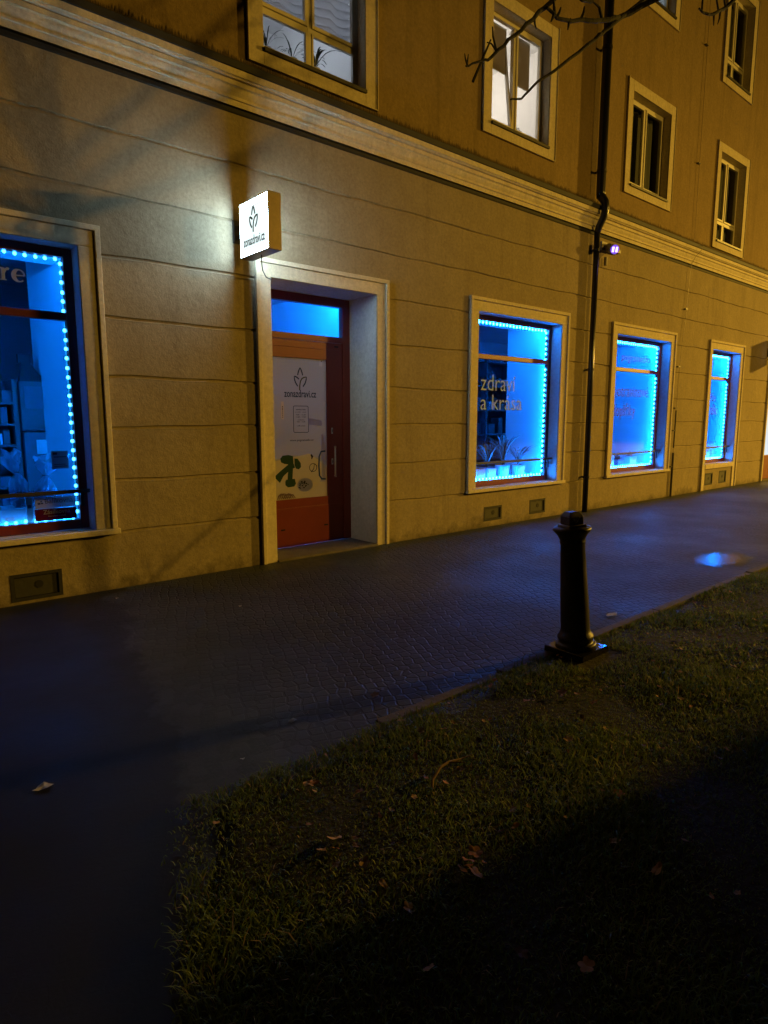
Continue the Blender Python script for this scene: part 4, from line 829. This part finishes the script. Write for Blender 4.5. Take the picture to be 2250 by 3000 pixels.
# ------------------------------------------------------------------ street tree (bare)
tr=thing('street_tree',(6.93,.3,0),'bare winter tree whose dark twigs reach into the top right','tree')
rn=random.Random(11)
m=MB(); m.tube([(6.93,.3,-.05),(6.93,.3,.4),(6.91,.29,1.6),(6.88,.30,3.2),(6.84,.31,4.6),(6.81,.30,5.0),(6.83,.28,6.0),(6.88,.3,7.2),(6.91,.33,8.6)],[.085,.062,.056,.052,.048,.046,.036,.022,.008],10); m.build('trunk',M['bark'],tr,smooth=True)
def limb(pts,r0,r1,twigs=6,tl=.5):
    m=MB(); P=[Vector(p) for p in pts]; out=[]
    for i in range(len(P)-1):
        for k in range(4):
            u=k/4; a0=P[max(i-1,0)]; b0=P[i]; c0_=P[i+1]; d0=P[min(i+2,len(P)-1)]
            q=.5*((2*b0)+(c0_-a0)*u+(2*a0-5*b0+4*c0_-d0)*u*u+(3*b0-a0-3*c0_+d0)*u**3); out.append(q+Vector((rn.uniform(-1,1),rn.uniform(-1,1),rn.uniform(-1,1)))*.004)
    out.append(P[-1]); n=len(out); m.tube(out,[r0+(r1-r0)*i/(n-1) for i in range(n)],7)
    for k in range(twigs):
        i=rn.randint(n//4,n-2); d=(out[i+1]-out[i]).normalized(); s_=Vector((rn.uniform(-1,1),rn.uniform(-1,1),rn.uniform(-.6,1))); d2=(d*.7+s_*.8).normalized(); L=tl*rn.uniform(.4,1.1); r=(r0+(r1-r0)*i/(n-1))*.55
        a=out[i]; b=a+d2*L*.5+Vector((0,0,.03)); c=a+d2*L+Vector((rn.uniform(-.06,.06),rn.uniform(-.06,.06),rn.uniform(0,.1)))
        m.tube([a,b,c],[r,r*.7,.003],5)
    return m.build('branch',M['bark'],tr)
# low limbs that hang into the picture
limb([(6.81,.3,5.0),(4.7,1.1,4.95),(3.6,1.9,4.25),(3.06,2.2,3.75),(2.88,2.2,3.59),(2.69,2.2,3.42),(2.56,2.2,3.30),(2.49,2.2,3.26),(2.39,2.2,3.21)],.017,.004,0)
for P_,r_ in (([(2.56,2.2,3.38),(2.50,2.2,3.27),(2.44,2.2,3.16)],(.004,.006,.007)),([(2.60,2.2,3.35),(2.575,2.2,3.40),(2.57,2.2,3.44)],(.006,.005,.003)),([(2.40,2.2,3.215),(2.385,2.2,3.24),(2.38,2.2,3.26)],(.005,.004,.002)),([(2.40,2.2,3.21),(2.40,2.2,3.235),(2.405,2.2,3.265)],(.004,.004,.002)),([(2.60,2.2,3.345),(2.565,2.2,3.365),(2.535,2.2,3.36)],(.005,.004,.003)),([(2.89,2.2,3.60),(2.895,2.2,3.57),(2.91,2.2,3.55)],(.007,.005,.003))):
    m=MB(); m.tube(P_,list(r_),5); m.build('twig',M['bark'],tr)
limb([(6.83,.3,5.15),(5.0,1.3,4.95),(4.3,2.0,4.4),(3.96,2.2,4.09),(3.58,2.2,3.80),(3.44,2.2,3.69),(3.13,2.2,3.45),(2.93,2.2,3.31),(2.81,2.2,3.20),(2.72,2.2,3.165)],.017,.004,0)
limb([(6.82,.3,4.9),(4.9,1.2,4.7),(4.1,1.95,4.15),(3.80,2.2,3.96),(3.62,2.2,3.86),(3.44,2.2,3.78),(3.29,2.2,3.735),(3.12,2.2,3.67),(2.99,2.2,3.68)],.020,.008,0)
m=MB()
for a,b,c in (((3.06,2.2,3.665),(3.05,2.2,3.71),(3.045,2.2,3.74)),((3.08,2.2,3.67),(3.10,2.2,3.70),(3.11,2.2,3.725)),((3.20,2.2,3.70),(3.185,2.2,3.67),(3.18,2.2,3.645)),((3.05,2.2,3.665),(3.04,2.2,3.645),(3.03,2.2,3.63)),((3.30,2.2,3.74),(3.32,2.2,3.78),(3.325,2.2,3.81)),((3.5,2.2,3.81),(3.47,2.2,3.86),(3.40,2.2,3.865)),((3.40,2.2,3.865),(3.30,2.2,3.83),(3.20,2.2,3.83))): m=MB(); m.tube([a,b,c],[.010,.007,.004],5); m.build('twig',M['bark'],tr)
limb([(6.84,.3,5.1),(5.6,1.4,5.2),(5.35,2.1,4.75),(5.17,2.2,4.54),(4.93,2.2,4.38),(4.78,2.2,4.31),(4.66,2.2,4.30)],.022,.006,0)
m=MB()
for a,b,c in (((5.05,2.2,4.46),(5.0,2.2,4.52),(4.98,2.2,4.62)),((4.95,2.2,4.39),(4.90,2.2,4.46),(4.88,2.2,4.6)),((4.98,2.2,4.41),(4.97,2.2,4.35),(4.95,2.2,4.31)),((4.88,2.2,4.36),(4.885,2.2,4.32),(4.89,2.2,4.28)),((4.70,2.2,4.305),(4.70,2.2,4.40),(4.66,2.2,4.55))): m=MB(); m.tube([a,b,c],[.007,.006,.003],5); m.build('twig',M['bark'],tr)
# upper crown: these throw the fan of shadows on the wall at left
for (d_,L,r) in (((.85,.25,.75),2.6,.044),((.55,.5,.85),2.6,.042),((.95,-.2,.38),2.4,.040),((-.5,.3,.8),2.0,.034),((.25,-.5,.9),2.2,.034),((-.7,-.5,.6),2.0,.024)):
    a=Vector((6.81,.30,5.0+rn.uniform(-.05,.25))); d_=Vector(d_).normalized(); limb([a,a+d_*L*.4+Vector((0,0,.06)),a+d_*L*.75+Vector((0,0,.2)),a+d_*L+Vector((0,0,.42))],r,.006,12,.7)
for k in range(9):
    a=Vector((6.85,.29,5.8+k*.28)); an=k*2.4; d_=Vector((math.cos(an),math.sin(an),.8)).normalized(); L=1.7-k*.11; limb([a,a+d_*L*.5,a+d_*L+Vector((0,0,.25))],.020,.005,8,.55)
limb([(6.90,.3,2.80),(7.17,.32,3.10),(8.02,.30,3.68),(8.6,.28,4.1)],.021,.007,4,.35)

# hedge added behind the viewer, out of view, to block lamp light
hg=thing('added_shade_hedge',(4.5,-.8,0),'unseen hedge added behind the viewer to shade lawn and paving','hedge')
m=MB(); m.box(-6,8.6,-1.25,-.42,0,2.55); m.build('blocking_core',M['bark'],hg)
nn=16000; x=np.where(np.random.rand(nn)<.72,np.random.uniform(-6.05,8.7,nn),8.6+3.0*np.random.rand(nn)**1.5); fc=np.random.randint(0,3,nn); y=np.where(fc==0,-.40,np.where(fc==1,-1.27,np.random.uniform(-1.27,-.4,nn)))+np.random.normal(0,.03,nn); z=np.where(fc==2,2.62+.3*np.sin(x*3)*np.random.rand(nn),np.random.uniform(0,2.7,nn))*np.where(x>8.6,1-.12*(x-8.6),1)+np.random.normal(0,.035,nn)
c=np.stack([x,y,z],1); u=np.random.normal(size=(nn,3)); u/=np.linalg.norm(u,axis=1)[:,None]; v=np.cross(u,np.random.normal(size=(nn,3))); v/=np.linalg.norm(v,axis=1)[:,None]
vs=np.stack([c-u*.06,c+v*.035,c+u*.06,c-v*.035],1).reshape(-1,3); me=bpy.data.meshes.new('leaves'); me.from_pydata(vs.tolist(),[],[(4*i,4*i+1,4*i+2,4*i+3) for i in range(nn)]); me.materials.append(pbr('hedge_leaf',(.03,.06,.018),(.05,.08,.02),scale=20,rough=.5)); o=bpy.data.objects.new('leaves',me); C.objects.link(o); par(o,hg)

# ------------------------------------------------------------------ grass
def grassmat():
    m,nt,out=nodes('winter_grass'); b=N(nt,'ShaderNodeBsdfPrincipled',Roughness=.55); b.inputs['Specular IOR Level'].default_value=.35
    at=N(nt,'ShaderNodeAttribute',attribute_name='tone'); 
    c=mixcol(nt,at.outputs['Fac'],(.040,.095,.011),(.27,.33,.06)); 
    r2=ramp(nt,at.outputs['Fac'],.86,.95); c=mixcol(nt,r2,c,(.30,.22,.09))
    nt.links.new(c,b.inputs['Base Color']); tl=N(nt,'ShaderNodeBsdfTranslucent'); nt.links.new(c,tl.inputs[0]); mx=N(nt,'ShaderNodeMixShader'); mx.inputs[0].default_value=.45
    nt.links.new(b.outputs[0],mx.inputs[1]); nt.links.new(tl.outputs[0],mx.inputs[2]); nt.links.new(mx.outputs[0],out.inputs[0]); return m
def clump(x,y):
    return .5+.25*np.sin(x*3.1+1.7*np.sin(y*2.3))+.25*np.sin(y*4.3+1.3*np.sin(x*5.1))
def grass():
    P=[]
    def area(n,x0,x1,y0,y1):
        x=np.random.uniform(x0,x1,n); y=np.random.uniform(y0,y1,n); k=(x>(.97-.40*(2.47-y))+np.random.normal(0,.03,n))&(np.random.rand(n)<.34+.66*clump(x*1.3,y*1.3)*(.4+.6*clump(y*3.1+2,x*2.7))); 
        k&=~((x<1.3)&(y>2.33+(x-.85)*.7+np.random.normal(0,.05,n))); k&=~((abs(x-bx+.02)<.24)&(abs(y-by+.03)<.23)); return np.stack([x[k],y[k]],1)
    P=np.concatenate([area(125000,.2,4.2,.3,2.392),area(48000,4.2,8.5,.6,2.392),area(22000,8.5,17,1.0,2.392)])
    n=len(P); cl=clump(P[:,0]*1.3,P[:,1]*1.3); L=np.random.uniform(.016,.042,n)*(.3+1.15*cl)*np.where(np.random.rand(n)<.06,1.7,1); az=np.random.uniform(0,2*np.pi,n); lean=np.random.uniform(.4,1.5,n); wd=np.random.uniform(.0012,.0029,n)*(1+(P[:,0]>4.2)*.8+(P[:,0]>8.5)*1.6)
    d=np.stack([np.cos(az),np.sin(az)],1); s=np.stack([-np.sin(az),np.cos(az)],1)
    z0=.016+.009*np.sin(P[:,0]*2.1+P[:,1]*3)+.006*np.sin(P[:,0]*5.3-P[:,1]*4.1)
    def pt(u,sgn,wf):
        h=L*u*np.cos(lean*u*.8); r=L*u*np.sin(lean*u)
        return np.concatenate([P+d*r[:,None]+s*(sgn*wd*wf)[:,None],(z0+h)[:,None]],1)
    V=np.stack([pt(0,-1,1),pt(0,1,1),pt(.55,-1,.8),pt(.55,1,.8),pt(1.0,0,0)],1).reshape(-1,3)
    i=np.arange(n)*5; me=bpy.data.meshes.new('grass'); me.vertices.add(n*5); me.vertices.foreach_set('co',V.astype(np.float32).ravel())
    loops=np.stack([i,i+1,i+3,i+2,i+2,i+3,i+4],1).ravel(); me.loops.add(len(loops)); me.loops.foreach_set('vertex_index',loops.astype(np.int32))
    ls=np.stack([np.arange(n)*7,np.arange(n)*7+4],1).ravel(); me.polygons.add(2*n); me.polygons.foreach_set('loop_start',ls.astype(np.int32)); 
    me.update(calc_edges=True); me.validate()
    tone=np.clip(.55*np.random.rand(n)+.35*clump(P[:,0]*2.2+3,P[:,1]*2.2)+.12*np.random.rand(n),0,1); tone=np.where(np.random.rand(n)<.06,.97,tone*.85)
    a=me.attributes.new('tone','FLOAT','POINT'); a.data.foreach_set('value',np.repeat(tone,5).astype(np.float32))
    me.materials.append(grassmat()); o=bpy.data.objects.new('grass',me); C.objects.link(o); struct(o,'stuff')
grass()

# ------------------------------------------------------------------ fallen leaves, twig, litter
def leaf_mesh(k,mat):
    rn=random.Random(k); m=MB(); n=5 if k%2 else 3; pts=[]
    for i in range(28):
        a=2*math.pi*i/28; r=.5+.38*abs(math.cos(a*n/2.0))**.7*(1 if n==5 else .7); x=r*math.cos(a)*(1 if n==5 else 1.25); y=r*math.sin(a)*(1 if n==5 else .62); pts.append((x,y,.14*x*x*rn.uniform(.6,1.2)+.25*y*y+.06*math.sin(3*a)))
    m.v=[(0,0,.0)]+pts; m.f=[(0,1+i,1+(i+1)%28) for i in range(28)]; m.m=[0]*28
    m.tube([(0,0,.0),(-.5,.0,.05),(-.95,.05,.12)],[.02,.02,.012],4)
    me=bpy.data.meshes.new('fallen_leaf'); me.from_pydata(m.v,[],m.f); me.materials.append(mat); me.update(); return me
LM=[leaf_mesh(k,M[('leafA','leafB','leafC')[k%3]]) for k in range(6)]
LEAVES=[(2.25,2.7),(2.8,2.04),(3.04,1.97),(2.99,2.17),(2.93,2.08),(3.08,2.37),(2.1,2.16),(2.06,2.06),(2.1,2.31),(2.29,2.12),(2.37,1.9),(2.61,1.64),(1.84,1.86),(1.55,1.95),(1.88,1.78),(2.01,1.81),(3.21,2.36),(3.23,1.84),(4.06,2.09),(4.71,1.78),(4.7,2.19),(4.4,2.16),(4.43,2.13),(4.03,1.79),(4.49,1.95),(2.84,1.72),(5.44,2.28),(3.1,1.1),(2.59,1.64),(3.11,1.32),(.99,2.15),(1.29,1.78),(1.32,1.69),(1.03,1.95),(1.63,1.39),(1.52,1.35),(1.57,1.37),(1.54,1.31),(1.15,1.14),(1.57,1.78),(1.54,1.95),(1.79,1.4),(1.85,1.38),(2.36,1.24),(2.07,1.09),(2.27,.92),(1.39,1.0),(1.51,.86),(2.03,.91),(2.14,.69),(2.06,.74),(2.97,1.08)]
rn=random.Random(21)
for i in range(130): LEAVES.append((1.2+7.5*rn.random()**1.3,rn.uniform(1.25,2.35)))
for i,(x,y) in enumerate(LEAVES):
    big={1:(.075,0),2:(.06,1),31:(.075,1),36:(.07,0),37:(.065,3),34:(.06,3),0:(.055,1),48:(.06,0),47:(.055,3),43:(.055,3)}.get(i)
    s_,k=big if big else (rn.uniform(.022,.05),rn.choice((0,0,1,1,2,3,3,4,4,5)))
    o=bpy.data.objects.new('fallen_leaf',LM[k]); C.objects.link(o); o.location=(x,y,.024+rn.uniform(.012,.03) if y<2.39 else .012); o.scale=(s_*.54,)*3; o.rotation_euler=(rn.uniform(-.5,.5),rn.uniform(-.5,.5),rn.uniform(0,6.28))
    if i==0: tag(o,'single brown leaf lying on the paving left of the kerb','leaf')
    else: tag(o,'dry brown leaf lying in the grass','leaf','fallen leaves on the lawn')
m=MB(); m.tube([(1.80,1.78,.035),(1.83,1.81,.05),(1.91,1.84,.07),(1.98,1.85,.065),(2.05,1.845,.055),(2.11,1.83,.06)],[.005,.007,.0065,.006,.004,.002],6); m.tube([(1.97,1.85,.065),(2.0,1.82,.07),(2.03,1.80,.065)],[.004,.003,.002],5); o=m.build('dead_twig',M['twig']); tag(o,'pale curved dead twig lying on the grass','twig')
for i,(x,y,s_,lab) in enumerate(((1.8,5.75,.018,'tiny pale scrap on the paving near the wall left of door'),(2.52,4.82,.016,'tiny pale scrap in the middle of the paving'),(1.72,2.75,.026,'white crumpled scrap on the paving near the lawn corner'),(1.33,2.57,.014,'tiny grey scrap at the lawn corner'),(.56,2.93,.045,'largest pale paper scrap on the dark paving at left'),(1.83,2.77,.012,'tiny scrap beside the white crumpled scrap'),(4.71,2.62,.05,'long pale paper scrap by the kerb right of bollard'))):
    m=MB(); rr=random.Random(i); n=9; m.v=[(x,y,.012)]+[(x+s_*math.cos(6.283*k/n)*rr.uniform(.6,1.2)*(1.5 if i==6 else 1),y+s_*math.sin(6.283*k/n)*rr.uniform(.5,1)*.8,.004+rr.uniform(0,.014)) for k in range(n)]; m.f=[(0,1+k,1+(k+1)%n) for k in range(n)]; m.m=[0]*n
    o=m.build('paper_scrap',M['paper']); tag(o,lab,'litter')

# ------------------------------------------------------------------ light
W=bpy.data.worlds.new('World'); S.world=W; W.use_nodes=True; nt=W.node_tree; bg=nt.nodes['Background']
sk=nt.nodes.new('ShaderNodeTexSky'); sk.sky_type='NISHITA'; sk.sun_disc=False; sk.sun_elevation=R(-11); sk.sun_rotation=R(200)
nt.links.new(sk.outputs[0],bg.inputs[0]); bg.inputs[1].default_value=.05
def lamp(loc,aim,p,col=(1.0,.56,.06),r=.06):
    # a street lantern: throws its light down and forward, little of it upward
    L=bpy.data.lights.new('street_lamp_light','SPOT'); L.energy=p; L.color=col; L.shadow_soft_size=r; L.spot_size=R(180); L.spot_blend=1.0
    o=bpy.data.objects.new('street_lamp_light',L); C.objects.link(o); o.location=loc
    o.rotation_euler=Vector(aim).to_track_quat('-Z','Y').to_euler()
lamp((14.2,-8.0,7.5),(-.10,.38,-.92),4700)
lamp((38.0,-5.5,8.0),(-.44,.10,-.88),46000,r=.45)

# ------------------------------------------------------------------ camera
cam=bpy.data.cameras.new('camera'); co=bpy.data.objects.new('camera',cam); C.objects.link(co)
co.location=(0,0,1.6); co.rotation_euler=(R(90-8.3564),0,R(49.3268-90)); cam.sensor_fit='VERTICAL'; cam.angle=R(77.34); cam.clip_end=500; cam.clip_start=.02
S.camera=co
S.view_settings.view_transform='Standard'; S.view_settings.look='None'; S.view_settings.gamma=1; S.view_settings.exposure=0; S.view_settings.use_curve_mapping=False
S.render.resolution_x=768; S.render.resolution_y=1024
S.cycles.use_denoising=True; S.cycles.max_bounces=8; S.cycles.transparent_max_bounces=16; S.cycles.caustics_reflective=False; S.cycles.caustics_refractive=False; S.cycles.sample_clamp_indirect=4
